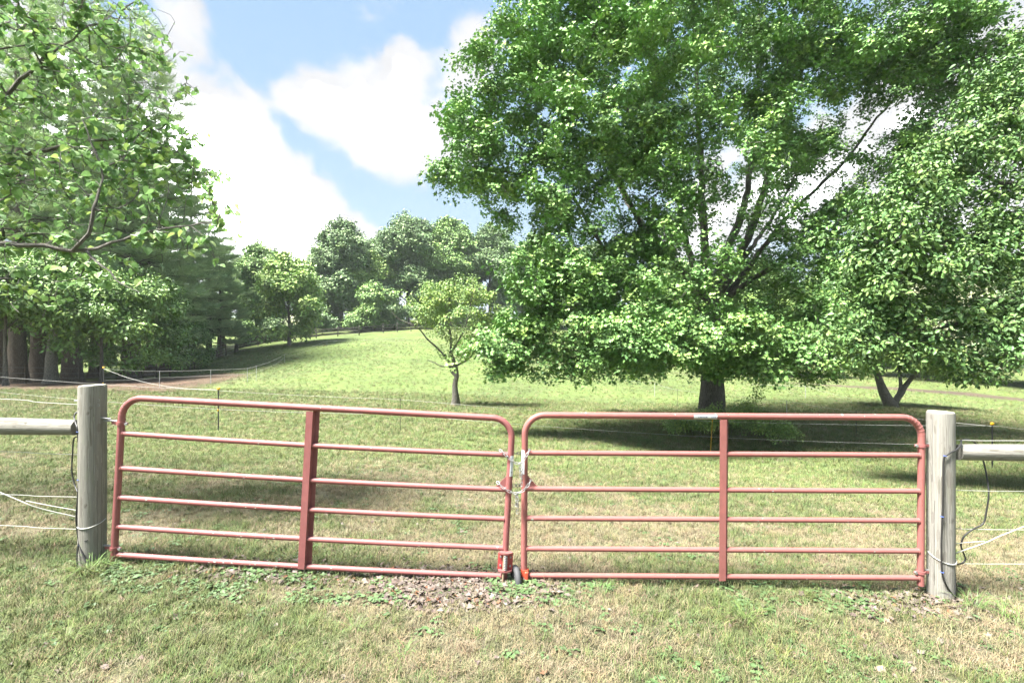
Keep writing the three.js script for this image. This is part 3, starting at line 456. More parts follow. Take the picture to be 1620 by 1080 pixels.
// broadleaved trees: wood edge, far side of the paddock, and right slope  [u, d, height, crown radius, clear stem, stem radius, tones, bark, name, label, density, group]
{
  const A = 'understorey trees at the wood edge', B = 'trees behind the back fence', D = 'trees on the right slope behind the maple', Sh = 'shrubs along the back fence';
  const rows = [
    [81, 27.5, 7.5, 3.4, 3.0, .34, GREEN, barkPale, 'woodland_tree', 'bright green tree with lichen mottled trunk in front of the wire fence', A],
    [160, 28, 6.2, 3.4, 2.2, .11, GREEN, barkGrey, 'woodland_tree', 'leafy understorey tree hanging low over the fence wires', A],
    [220, 34, 7.5, 3.6, 2.2, .13, GREEN, barkGrey, 'woodland_tree', 'leafy understorey tree beneath the straight trunked pine', A],
    [8, 25, 6.5, 3.2, 2.9, .12, GREEN, barkGrey, 'woodland_tree', 'leafy understorey tree next to the thick trunked pine', A],
    [120, 46, 8, 4.5, .6, .15, GREEN, barkGrey, 'woodland_tree', 'leafy tree deep in the wood between the pine trunks', A],
    [30, 44, 8, 4.5, .6, .15, GREEN, barkGrey, 'woodland_tree', 'leafy tree deep in the wood behind the dark pines', A],
    [270, 60, 9, 5, .6, .15, GREEN, barkGrey, 'woodland_tree', 'leafy tree behind the pines of the slope', A],
    [300, 49, 5, 2.6, .5, .09, GREEN, barkGrey, 'woodland_tree', 'bushy low tree where the fence climbs the slope', A],
    [190, 64, 10, 6, .5, .2, GREEN, barkGrey, 'woodland_tree', 'broad leafy tree closing the far side of the wood', A],
    [60, 62, 10, 6, .5, .2, GREEN, barkGrey, 'woodland_tree', 'broad leafy tree at the very back of the wood', A],
    [457, 58, 11, 4.2, 2.2, .2, LIME, barkGrey, 'lime_green_tree', 'lime green open crowned tree on the field side of the back fence', undefined],
    [405, 72, 14.5, 3.6, 3, .22, GREEN, barkDark, 'field_tree', 'tall loose tree between the pines and the lime green tree', B],
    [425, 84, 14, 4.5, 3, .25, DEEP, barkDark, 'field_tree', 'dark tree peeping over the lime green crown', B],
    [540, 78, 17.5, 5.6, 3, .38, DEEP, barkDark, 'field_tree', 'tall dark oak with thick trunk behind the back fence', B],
    [592, 80, 12.5, 4.6, 1.5, .2, LIME, barkGrey, 'field_tree', 'light green tree between two tall dark trees', B],
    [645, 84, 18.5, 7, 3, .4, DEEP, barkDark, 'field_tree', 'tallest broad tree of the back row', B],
    [712, 86, 18.5, 6.6, 3, .35, GREEN, barkDark, 'field_tree', 'tall round headed tree behind the slim young tree', B],
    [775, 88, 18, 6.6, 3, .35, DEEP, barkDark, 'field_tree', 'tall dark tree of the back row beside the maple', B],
    [500, 84, 12.5, 4.6, 1.4, .25, GREEN, barkDark, 'field_tree', 'middling tree between the lime green tree and the oak', B],
    [690, 96, 15.5, 5.5, 1.4, .3, GREEN, barkDark, 'field_tree', 'tree filling the row behind the tallest broad tree', B],
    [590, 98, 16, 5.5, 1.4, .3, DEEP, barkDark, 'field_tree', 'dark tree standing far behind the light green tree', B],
    [850, 90, 17, 6, 2, .35, GREEN, barkDark, 'field_tree', 'tall back row tree mostly hidden by the maple', B],
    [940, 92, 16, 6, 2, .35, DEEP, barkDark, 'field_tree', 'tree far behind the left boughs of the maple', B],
    [590, 74, 7.5, 3, .4, .1, GREEN, barkGrey, 'field_tree', 'low bushy tree leaning on the back fence', B],
    [1250, 46, 8, 5, .8, .2, LIME, barkGrey, 'slope_tree', 'light green tree just right of the maple trunk', D],
    [1190, 62, 12, 6, 1, .25, GREEN, barkGrey, 'slope_tree', 'tree far behind the maple trunk', D],
    [1340, 58, 12, 6, .8, .25, GREEN, barkGrey, 'slope_tree', 'tree on the slope behind the forked tree', D],
    [1450, 46, 10, 5.5, .4, .25, DEEP, barkGrey, 'slope_tree', 'dark bushy tree beyond the brown bank', D],
    [1540, 38, 9, 5, .4, .22, SILVER, barkGrey, 'slope_tree', 'silvery leaved tree above the brown bank', D],
    [1640, 36, 10, 5.5, .4, .25, DEEP, barkGrey, 'slope_tree', 'dark tree at the low end of the brown bank', D],
    [1060, 70, 12, 6, 1, .25, GREEN, barkGrey, 'slope_tree', 'tree beyond the field behind the maple', D],
    [1400, 70, 14, 7, 1, .25, DEEP, barkGrey, 'slope_tree', 'tall dark tree topping the slope on the right', D],
    [1720, 60, 15, 7, 1, .25, DEEP, barkGrey, 'slope_tree', 'tall dark tree far past the right post', D],
    [480, 70, 3.2, 2.2, .2, .05, SILVER, barkGrey, 'fence_shrub', 'grey green shrub behind the lime green tree', Sh],
    [510, 71, 3, 2, .2, .05, DEEP, barkGrey, 'fence_shrub', 'dark shrub on the fence left of the oak', Sh],
    [560, 73, 2.6, 2, .2, .05, GREEN, barkGrey, 'fence_shrub', 'green shrub on the fence right of the oak', Sh],
    [622, 75, 3.4, 2.4, .2, .05, DEEP, barkGrey, 'fence_shrub', 'dark shrub where bare twigs stand on the crest', Sh],
    [665, 77, 3.6, 2.6, .2, .05, DEEP, barkGrey, 'fence_shrub', 'dark shrub behind the limbs of the slim young tree', Sh],
    [430, 68, 3, 2, .2, .05, DEEP, barkGrey, 'fence_shrub', 'dark shrub at the fence by the corner post', Sh],
    [385, 66, 3.2, 2, .2, .05, GREEN, barkGrey, 'fence_shrub', 'green shrub under the loose tree at the corner', Sh],
    [735, 79, 3.4, 2.6, .2, .05, GREEN, barkGrey, 'fence_shrub', 'green shrub on the crest right of the young tree', Sh],
  ];
  rows.forEach(([u, d, h, w, clear, r0, tones, bark, name, label, group], i) => {
    const shrub = name === 'fence_shrub', far = d > 50, rn = rand(900 + i * 7), { limbs, lobes } = habit(rn, h, w, clear, r0, name === 'fence_shrub' ? 5 : 11, clear > 1.2 && (d > 50 || u > 100 && u < 300));
    
    broadTree({ name, label, category: shrub ? 'shrub' : 'tree', group, foot: onGround(u, d), limbs, lobes, perM3: (shrub ? 9 : d < 33 ? 5 : far ? 2.4 : 2.8) * (name === 'lime_green_tree' ? .75 : 1), seed: 300 + i, bark, spray: far ? farSpray : ovalSpray, size: shrub ? .5 : far ? .62 : .5, tones, perTip: 3, step: .55, tip: .012, low: .2 });
  });
}
// weeds round the maple's foot
{
  const rn = rand(131), foot = onGround(1143, 14.3), lobes = [], limbs = [{ pts: [V(0, -.05, 0), V(0, .3, 0)], r0: .02, r1: .01 }];
  for (let i = 0; i < 15; i++) { const x = -1.55 + i * .225 + rn() * .2; lobes.push([V(x, .26 + .36 * Math.exp(-((x - .1) ** 2)) + rn() * .1, .3 + (rn() - .5) * .9), V(.28, .26, .3)]); limbs.push({ pts: [V(x * .9, 0, .3), V(x, .35, .3 + (rn() - .5) * .6)], r0: .012, r1: .005 }); }
  lobes.push([V(.85, .8, 0), V(.3, .6, .3), .5], [V(-.7, .75, .2), V(.2, .4, .2), .3]);
  broadTree({ name: 'weed_thicket', label: 'leafy green weed thicket around the foot of the large maple', category: 'shrub', foot, limbs, lobes, perM3: 160, seed: 132, bark: barkGrey, spray: ovalSpray, size: .15, tones: LIME, perTip: 2, step: .12, tip: .003, low: .03 });
}
// dead brush hanging in the maple, and bare twigs by the young tree
{
  const rn = rand(141), foot = P(1090, 470, 13.2), pts = [];
  for (let i = 0; i < 60; i++) pts.push(V(-.9 + rn() * 1.2, -.9 + rn() * 1.3, (rn() - .5) * .5));
  const s = grow({ rn, limbs: [{ pts: [V(0, 0, 0), V(-.35, .35, 0), V(-.6, .5, 0)], r0: .018, r1: .008 }], points: pts, step: .12, tip: .004, sag: .2 });
  const t = thing('dead_branch', 'bare grey dead branch caught in the crown of the maple', 'branch', foot); part('twigs', woodGeometry(s, () => true), barkPale, t);
}
// far ridge
{
  const pos = [], idx = [], n = 240;
  for (let i = 0; i <= n; i++) { const a = i / n * 6.2832, R = 900, h = 40 + 34 * fbm2(Math.cos(a) * 3 + 9, Math.sin(a) * 3 + 4, 4); pos.push(Math.cos(a) * R, -5, Math.sin(a) * R, Math.cos(a) * (R + 160), h, Math.sin(a) * (R + 160), Math.cos(a) * (R + 420), 0, Math.sin(a) * (R + 420)); if (i) { const o = i * 3; for (const k of [0, 1]) idx.push(o + k, o + k - 3, o + k + 1, o + k + 1, o + k - 3, o + k - 2); } }
  const g = new THREE.BufferGeometry(); g.setAttribute('position', new THREE.Float32BufferAttribute(pos, 3)); g.setIndex(idx); g.computeVertexNormals();
  part('hills', g, new THREE.MeshStandardMaterial({ color: C(.10, .15, .09), roughness: 1, side: THREE.DoubleSide })).userData = { kind: 'structure', label: 'low wooded ridge far behind the trees', category: 'hills' };
}
// ---------------------------------------------------------------- gates, posts, wires
const DG = 3.62, gx = u => (u - 810) * DG / FOCAL, gy = v => EYE - (v - 540) * DG / FOCAL;
// faded red paint: chalky bloom, chips to white primer, lichen specks
const paintTex = texOf(1024, 256, (x, w, h) => {
  const rn = rand(201); x.fillStyle = 'rgb(214,214,214)'; x.fillRect(0, 0, w, h);
  for (let i = 0; i < 1600; i++) { const v = 190 + rn() * 60 | 0; x.fillStyle = `rgba(${v},${v - 6},${v - 8},0.22)`; x.beginPath(); x.ellipse(rn() * w, rn() * h, 3 + rn() * 30, 2 + rn() * 8, 0, 0, 7); x.fill(); }
  for (let i = 0; i < 60; i++) { x.fillStyle = `rgba(150,120,105,${.15 + rn() * .3})`; x.beginPath(); x.ellipse(rn() * w, rn() * h, 2 + rn() * 14, 1 + rn() * 5, 0, 0, 7); x.fill(); }
});
const paintBump = texOf(512, 256, (x, w, h) => { const rn = rand(202); x.fillStyle = '#808080'; x.fillRect(0, 0, w, h); for (let i = 0; i < 2500; i++) { const v = 90 + rn() * 80 | 0; x.fillStyle = `rgba(${v},${v},${v},.35)`; x.fillRect(rn() * w, rn() * h, 1 + rn() * 4, 1 + rn() * 3); } }, false);
const redPaint = new THREE.MeshPhysicalMaterial({ color: C(.33, .122, .118), map: paintTex, bumpMap: paintBump, bumpScale: .0012, roughness: .5, specularIntensity: .7 });
const redPaint2 = new THREE.MeshPhysicalMaterial({ color: C(.36, .137, .125), map: paintTex, bumpMap: paintBump, bumpScale: .0012, roughness: .45, specularIntensity: .7 });
const brightRed = new THREE.MeshPhysicalMaterial({ color: C(.34, .05, .05), roughness: .4 }), orangeRed = new THREE.MeshPhysicalMaterial({ color: C(.42, .065, .035), roughness: .4 });
const steel = new THREE.MeshStandardMaterial({ color: C(.3, .3, .3), roughness: .42, metalness: .85 }), galv = new THREE.MeshStandardMaterial({ color: C(.28, .28, .28), roughness: .5, metalness: .6 });
const lichenMat = new THREE.MeshStandardMaterial({ color: C(.36, .36, .32), roughness: 1 }), rubber = new THREE.MeshStandardMaterial({ color: C(.045, .047, .05), roughness: .75 });
const white = new THREE.MeshStandardMaterial({ color: C(.34, .34, .345), roughness: .5 }), ropeMat = new THREE.MeshStandardMaterial({ color: C(.36, .36, .33), roughness: .8 }), blackMat = new THREE.MeshStandardMaterial({ color: C(.018, .018, .018), roughness: .5 }), blueMat = new THREE.MeshStandardMaterial({ color: C(.06, .1, .3), roughness: .5 }), yellowMat = new THREE.MeshStandardMaterial({ color: C(.5, .29, .015), roughness: .5 });
function pipe(a, b, r, sides = 18, bow = 0) { const m = a.clone().lerp(b, .5); m.y -= bow; const g = tubePath([a, a.clone().lerp(b, .25).add(V(0, -bow * .75, 0)), m, a.clone().lerp(b, .75).add(V(0, -bow * .75, 0)), b], r, 12, sides); const uv = g.attributes.uv, L = a.distanceTo(b); for (let i = 0; i < uv.count; i++) uv.setXY(i, uv.getX(i) * L * .8 + a.y, uv.getY(i)); return g; }
function endCap(p, r, mirror) { const s = new THREE.SphereGeometry(r, 14, 10); s.translate(p.x, p.y, p.z); return s; }
function makeGate(label, foot, roll, W, ys, top, upX, mat, seed, opts) {
  const rn = rand(seed), t = thing('tube_gate', label, 'gate', foot, 'pair of red tube gates'); t.rotation.z = roll; const R = .0238, rr = .0196, cr = .15;
  const path = new THREE.CurvePath(), y0 = opts.low, yT = top, k = .5523;
  path.add(new THREE.LineCurve3(V(0, y0[0], 0), V(0, yT - cr, 0))); path.add(new THREE.CubicBezierCurve3(V(0, yT - cr, 0), V(0, yT - cr + cr * k, 0), V(cr - cr * k, yT, 0), V(cr, yT, 0)));
  path.add(new THREE.LineCurve3(V(cr, yT, 0), V(W - cr, yT, 0))); path.add(new THREE.CubicBezierCurve3(V(W - cr, yT, 0), V(W - cr + cr * k, yT, 0), V(W, yT - cr + cr * k, 0), V(W, yT - cr, 0))); path.add(new THREE.LineCurve3(V(W, yT - cr, 0), V(W, y0[1], 0)));
  const fg = new THREE.TubeGeometry(path, 260, R, 18, false), uv = fg.attributes.uv, len = path.getLength(); for (let i = 0; i < uv.count; i++) uv.setX(i, uv.getX(i) * len * .8);
  const frame = part('frame', fg, mat, t);
  // creases pressed into the bends
  for (const [ox, dir] of [[cr, -1], [W - cr, 1]]) if (opts.crease === dir) for (let i = 0; i < 7; i++) { const a = .15 + i * .2, p = V(ox + dir * Math.cos(a) * cr, yT - cr + Math.sin(a) * cr, 0), g = new THREE.TorusGeometry(R * .985, .0022, 6, 18); const m = part('crease', g, mat, frame); m.position.copy(p); m.rotation.set(0, 0, 0); m.lookAt; m.quaternion.setFromUnitVectors(V(0, 0, 1), V(-Math.sin(a) * dir, Math.cos(a), 0).normalize()); }
  ys.forEach((y, i) => {
    const rail = part('rail', pipe(V(R * .6, y, 0), V(W - R * .6, y, 0), rr, 18, opts.bow || 0), mat, t);
    // lichen and paint chips clinging to the rails
    const n = Math.round(opts.chips * (.3 + rn() * 1.4)), list = [];
    for (let c = 0; c < n; c++) { const x = clamp((rn() < .6 ? opts.patch + (rn() - .5) * .9 : rn() * W), .06, W - .06), a = -.4 + rn() * 1.7, sz = .0009 + Math.pow(rn(), 4) * .0042; const yy = y - (opts.bow || 0) * Math.sin(Math.PI * x / W); list.push([new THREE.Matrix4().compose(V(x, yy + Math.sin(a) * rr, Math.cos(a) * rr), new THREE.Quaternion().setFromUnitVectors(V(0, 1, 0), V(0, Math.sin(a), Math.cos(a))), V(sz * (1 + rn()), .0012, sz)), C(.8 + rn() * .2, .8 + rn() * .2, .75 + rn() * .2)]); }
    if (list.length > 2) instanced('lichen', chipGeo, lichenMat, list, rail, { kind: 'stuff' });
    for (const e of [R * .9, W - R * .9]) { const c = part('weld', new THREE.TorusGeometry(rr * 1.02, .0035, 6, 16), mat, rail); c.position.set(e === R * .9 ? R * .95 : W - R * .95, y, 0); c.rotation.y = Math.PI / 2; }
  });
  { const list = []; for (let c = 0; c < 12; c++) { const x = .2 + rn() * (W - .4), a = .2 + rn() * 1.2, sz = .0013 + Math.pow(rn(), 4) * .005; list.push([new THREE.Matrix4().compose(V(x, yT + Math.sin(a) * R, Math.cos(a) * R), new THREE.Quaternion().setFromUnitVectors(V(0, 1, 0), V(0, Math.sin(a), Math.cos(a))), V(sz, .0012, sz * 1.5)), C(1, 1, .95)]); } instanced('lichen', chipGeo, lichenMat, list, frame, { kind: 'stuff' }); }
  // folded upright: near flange before the rails on one side, far flange behind them on the other
  const sh = new THREE.Shape(), f = .0265, th = .003, wa = .047, wb = .036; [[-wa, f], [th, f], [th, -f + th], [wb, -f + th], [wb, -f], [0, -f], [0, f - th], [-wa, f - th]].forEach(([x, z], i) => i ? sh.lineTo(x, -z) : sh.moveTo(x, -z));
  const ug = new THREE.ExtrudeGeometry(sh, { depth: top - R - (ys[ys.length - 1] - .02), bevelEnabled: false }); ug.rotateX(-Math.PI / 2); part('upright', ug, mat, t).position.set(upX, ys[ys.length - 1] - .02, 0);
  return t;
}
const chipGeo = new THREE.CylinderGeometry(1, 1.15, 1, 7);
function plate(w, h, d, mat, parent, name, p, rz = 0) { const m = part(name, new RoundedBoxGeometry(w, h, d, 2, Math.min(w, h, d) * .3), mat, parent); m.position.copy(p); m.rotation.z = rz; return m; }
function hinge(gate, x, y, side, len) {   // collar round the pipe and bolt into the post
  const g = part('hinge_collar', new THREE.CylinderGeometry(.0305, .0305, .022, 20, 1, false), redPaint, gate); g.position.set(x, y, 0);
  plate(.05, .02, .008, redPaint, gate, 'hinge_tab', V(x - side * .045, y, .004)); plate(.03, .02, .008, redPaint, gate, 'hinge_tab', V(x + side * .04, y, .004));
  const b = part('hinge_bolt', new THREE.CylinderGeometry(.008, .008, len, 12), galv, gate); b.rotation.z = Math.PI / 2; b.position.set(x - side * (.05 + len / 2 - .02), y + .014, 0);
  const n = part('nut', new THREE.CylinderGeometry(.011, .011, .012, 6), galv, gate); n.rotation.x = Math.PI / 2; n.position.set(x + side * .045, y, .012);
}
function gusset(gate, x, y, side, mat) { const s = new THREE.Shape(); s.moveTo(0, 0); s.lineTo(side * .075, 0); s.lineTo(0, .085); s.closePath(); const m = part('gusset', new THREE.ExtrudeGeometry(s, { depth: .005, bevelEnabled: false }), mat, gate); m.position.set(x, y, -.0025); }
const leftGate = makeGate('older chalky red tube gate sagging from the knotted left post', V(gx(180), gy(877), -DG), -3.15 * Math.PI / 180, 2.945, [.914, .652, .43, .21, 0], 1.186, 1.445, redPaint, 211, { low: [-.04, -.035], chips: 40, patch: 1.0, crease: -1, bow: .012 });
const rightGate = makeGate('straighter red tube gate with a small rubber wheel hung on the right post', V(gx(829), gy(911), -DG - .01), -.36 * Math.PI / 180, 3.0, [.926, .655, .432, .203, 0], 1.212, 1.512, redPaint2, 212, { low: [.02, -.055], chips: 9, patch: 2.0, crease: 1 });
hinge(leftGate, 0, .99, 1, .1); hinge(leftGate, 0, .05, 1, .06); hinge(rightGate, 3.0, 1.0, -1, .06); hinge(rightGate, 3.0, .045, -1, .06);
gusset(leftGate, 2.945 - .022, .655 + .016, -1, redPaint); gusset(rightGate, .022, .657 + .016, 1, redPaint2);
// stickers on the meeting stiles, maker's label on the top rail
{
  const bend = (w, h, r) => { const g = new THREE.CylinderGeometry(r, r, h, 10, 1, true, -w / r / 2, w / r); return g; };
  const tagTex = texOf(64, 512, (x, w, h) => { x.fillStyle = '#b9bdc0'; x.fillRect(0, 0, w, h); x.fillStyle = '#8d959c'; for (let i = 0; i < 22; i++) x.fillRect(14, 30 + i * 14, 20 + (i * 37 % 22), 3); x.fillStyle = '#4f575e'; x.fillRect(16, 400, 30, 22); });
  const tm = new THREE.MeshStandardMaterial({ map: tagTex, roughness: .5 });
  const a = part('sticker', bend(.032, .155, .0246), tm, leftGate); a.position.set(2.945, .835, 0); a.rotation.y = .62;
  const b = part('sticker', bend(.032, .18, .0246), tm, rightGate); b.position.set(0, .86, 0); b.rotation.y = -.75;
  const lt = texOf(512, 96, (x, w, h) => { x.fillStyle = '#b9bcbf'; x.fillRect(0, 0, w, h); x.fillStyle = '#c4525a'; x.fillRect(0, 0, w, 14); x.fillStyle = '#28305a'; x.font = 'bold 62px sans-serif'; x.textAlign = 'center'; x.fillText('TARTER', 190, 74); x.fillStyle = '#3b4478'; x.font = 'bold 44px sans-serif'; x.fillText('GATE', 435, 70); });
  const lg = new THREE.CylinderGeometry(.0246, .0246, .175, 14, 1, true, -.75, 1.5); const lu = lg.attributes.uv; for (let i = 0; i < lu.count; i++) { const s = lu.getX(i), v = lu.getY(i); lu.setXY(i, v, 1 - s); }
  const l = part('maker_label', lg, new THREE.MeshStandardMaterial({ map: lt, roughness: .5 }), rightGate); l.rotation.set(0, 0, -Math.PI / 2); l.position.set((1114 - 829) / 210, 1.212, 0); l.rotation.order = 'XYZ'; l.rotateY(0.12);
}
// spring loaded drop rod on the left gate
{
  const g = leftGate, x = 2.945 + .005, z = .034;
  const shell = part('drop_rod_bracket', (() => { const s = new THREE.Shape(); s.moveTo(-.055, -.06); s.lineTo(.052, -.06); s.lineTo(.052, .06); s.lineTo(-.055, .06); s.closePath(); return new THREE.ExtrudeGeometry(s, { depth: .005, bevelEnabled: true, bevelSize: .002, bevelThickness: .002, bevelSegments: 1 }); })(), brightRed, g); shell.position.set(x, .125, .022);
  for (const [dy, w] of [[.066, .05], [-.066, .052]]) { const c = part('bracket_lip', new THREE.CylinderGeometry(w, w, .012, 20), redPaint, shell); c.position.set(0, dy, .012); c.scale.z = .55; }
  const pts = []; for (let i = 0; i <= 120; i++) { const a = i / 120 * 9 * 6.2832; pts.push(V(x + Math.cos(a) * .0135, .07 + i / 120 * .11, z + .014 + Math.sin(a) * .0135)); } part('spring', tubePath(pts, .0028, 260, 6), galv, g);
  const rod = part('drop_rod', new THREE.CylinderGeometry(.0085, .0085, .35, 14), new THREE.MeshStandardMaterial({ color: C(.30, .22, .15), roughness: .7, metalness: .3 }), g); rod.position.set(x - .012, .022, z + .014);
  const bolt = [[-.038, .035], [.036, .035], [-.038, -.03], [.036, -.03]]; for (const [a, b] of bolt) { const m = part('bolt', new THREE.CylinderGeometry(.007, .007, .012, 6), galv, shell); m.rotation.x = Math.PI / 2; m.position.set(a, b, .012); }
}
// wheel under the right gate
{
  const g = rightGate, br = part('wheel_bracket', new THREE.CylinderGeometry(.031, .031, .1, 20), orangeRed, g); br.position.set(.006, .0, 0); plate(.03, .105, .05, orangeRed, g, 'bracket_arm', V(.018, -.008, .022)); 
  const wh = new THREE.Group(); wh.name = 'wheel'; wh.position.set(-.062, -.015, .03); wh.rotation.y = .25; g.add(wh);
  const tyre = part('tyre', (() => { const prof = [[.055, -.02], [.078, -.023], [.094, -.018], [.1, -.006], [.1, .006], [.094, .018], [.078, .023], [.055, .02], [.055, -.02]].map(p => new THREE.Vector2(...p)); const l = new THREE.LatheGeometry(prof, 36); l.rotateZ(Math.PI / 2); return l; })(), rubber, wh);
  const hub = part('hub', (() => { const l = new THREE.LatheGeometry([[.0, -.014], [.056, -.012], [.056, .012], [0, .014]].map(p => new THREE.Vector2(...p)), 28); l.rotateZ(Math.PI / 2); return l; })(), galv, wh);
  const ax = part('axle', new THREE.CylinderGeometry(.007, .007, .09, 10), galv, g); ax.rotation.z = Math.PI / 2; ax.position.set(-.03, -.015, .03);
}
// two chains tying the gates together
const linkGeo = (() => { const p = []; for (let i = 0; i < 16; i++) { const a = i / 16 * 6.2832; p.push(V(Math.cos(a) * .0075 + Math.sign(Math.cos(a)) * .0085, Math.sin(a) * .0085, 0)); } return tubePath(p, .0024, 28, 6, true); })();
function chainAlong(t, pts, closed) {
  const c = new THREE.CatmullRomCurve3(pts, closed), n = Math.round(c.getLength() / .0265);
  for (let i = 0; i < n; i++) { const s = (i + .5) / n, p = c.getPointAt(s), d = c.getTangentAt(s), m = part('chain_link', linkGeo, galv, t); m.position.copy(p).sub(t.position); m.quaternion.setFromUnitVectors(V(1, 0, 0), d); m.rotateX(i % 2 ? .75 : -.85); }
}
{
  const z = -DG, q = (u, v, dz) => P(u, v, DG - dz);
  const a = thing('chain', 'upper galvanised chain drawn around both gate stiles beside the white stickers', 'chain', q(815, 712, 0), 'gate chains');
  chainAlong(a, [q(791, 712, .0), q(797, 717, .03), q(808, 727, .036), q(818, 733, .036), q(826, 731, .036), q(833, 720, .034), q(838, 711, 0), q(830, 715, -.04), q(815, 717, -.04), q(800, 716, -.04)], true); chainAlong(a, [q(825, 733, .042), q(825, 745, .044), q(826, 757, .04), q(825, 769, .036)], false); chainAlong(a, [q(822, 733, .05), q(823, 745, .052), q(824, 756, .05)], false);
  const b = thing('chain', 'lower galvanised chain looped over the triangular gussets', 'chain', q(815, 768, 0), 'gate chains');
  chainAlong(b, [q(787, 762, .0), q(793, 769, .03), q(803, 776, .036), q(815, 780, .036), q(826, 777, .036), q(835, 768, .034), q(840, 759, 0), q(830, 766, -.04), q(815, 768, -.04), q(800, 767, -.04)], true); chainAlong(b, [q(818, 781, .044), q(817, 793, .044), q(819, 803, .04), q(818, 812, .036)], false); chainAlong(b, [q(816, 782, .05), q(820, 792, .052), q(816, 800, .05)], false);
}
// timber: weathered grain with splits, knots and grey green stain
function timberTex(seed, w, h, knots, tint, stains) {
  const rn = rand(seed), draw = (bump) => (x) => {
    x.fillStyle = bump ? '#909090' : `rgb(${tint.join()})`; x.fillRect(0, 0, w, h);
    const kn = knots.map(([a, b, r]) => [a * w, b * h, r]);
    const wob = (px, py) => { let o = 0; for (const [kx, ky, r] of kn) { const dx = px - kx, dy = (py - ky) / 2.4, d2 = dx * dx + dy * dy; o += Math.sign(dx || 1) * r * 1.25 * Math.exp(-d2 / (r * r * 5)); } return o + (noise2(px * .02, py * .006) - .5) * 10; };
    for (let i = 0; i < 1500; i++) { const px = rn() * w, y0 = rn() * h - 40, l = 60 + rn() * 300, v = bump ? (rn() < .5 ? 70 : 185) : 0, k = rn(); x.strokeStyle = bump ? `rgba(${v},${v},${v},.28)` : k < .45 ? `rgba(78,73,62,${.18 + rn() * .38})` : k < .75 ? `rgba(180,177,164,${.15 + rn() * .35})` : `rgba(134,138,120,${.06 + rn() * .14})`; x.lineWidth = .6 + rn() * 2.4; x.beginPath(); for (let y = y0; y < y0 + l; y += 8) { const X = px + wob(px, y); y === y0 ? x.moveTo(X, y) : x.lineTo(X, y); } x.stroke(); }
    if (!bump) for (let i = 0; i < stains; i++) { x.fillStyle = rn() < .7 ? `rgba(82,77,68,${.08 + rn() * .25})` : `rgba(120,134,100,${.04 + rn() * .1})`; x.beginPath(); x.ellipse(rn() * w, rn() * h, 4 + rn() * 16, 12 + rn() * 60, (rn() - .5) * .3, 0, 7); x.fill(); }
    for (const [kx, ky, r] of kn) { for (let q = 4; q > 0; q--) { x.strokeStyle = bump ? `rgba(60,60,60,.8)` : `rgba(84,76,64,${.25 + .12 * (4 - q)})`; x.lineWidth = 1.6; x.beginPath(); x.ellipse(kx, ky, r * q / 4, r * 1.15 * q / 4, .3, 0, 7); x.stroke(); } for (let q = 0; q < 6; q++) { const a = rn() * 6.28; x.strokeStyle = bump ? '#303030' : 'rgba(60,54,46,.7)'; x.lineWidth = 1.2; x.beginPath(); x.moveTo(kx, ky); x.lineTo(kx + Math.cos(a) * r, ky + Math.sin(a) * r); x.stroke(); } }
    for (let i = 0; i < 16; i++) { let px = rn() * w, y = rn() * h * .6; const l = h * (.12 + rn() * .35); x.strokeStyle = bump ? '#000' : 'rgba(52,48,42,.75)'; x.lineWidth = 1 + rn() * 3; x.beginPath(); x.moveTo(px, y); for (let d = 0; d < l; d += 10) { px += (rn() - .5) * 2.4; x.lineTo(px, y + d); } x.stroke(); }
  };
  const st = rand(seed + 1); void st; return [texOf(w, h, draw(false)), texOf(w, h, draw(true), false)];
}
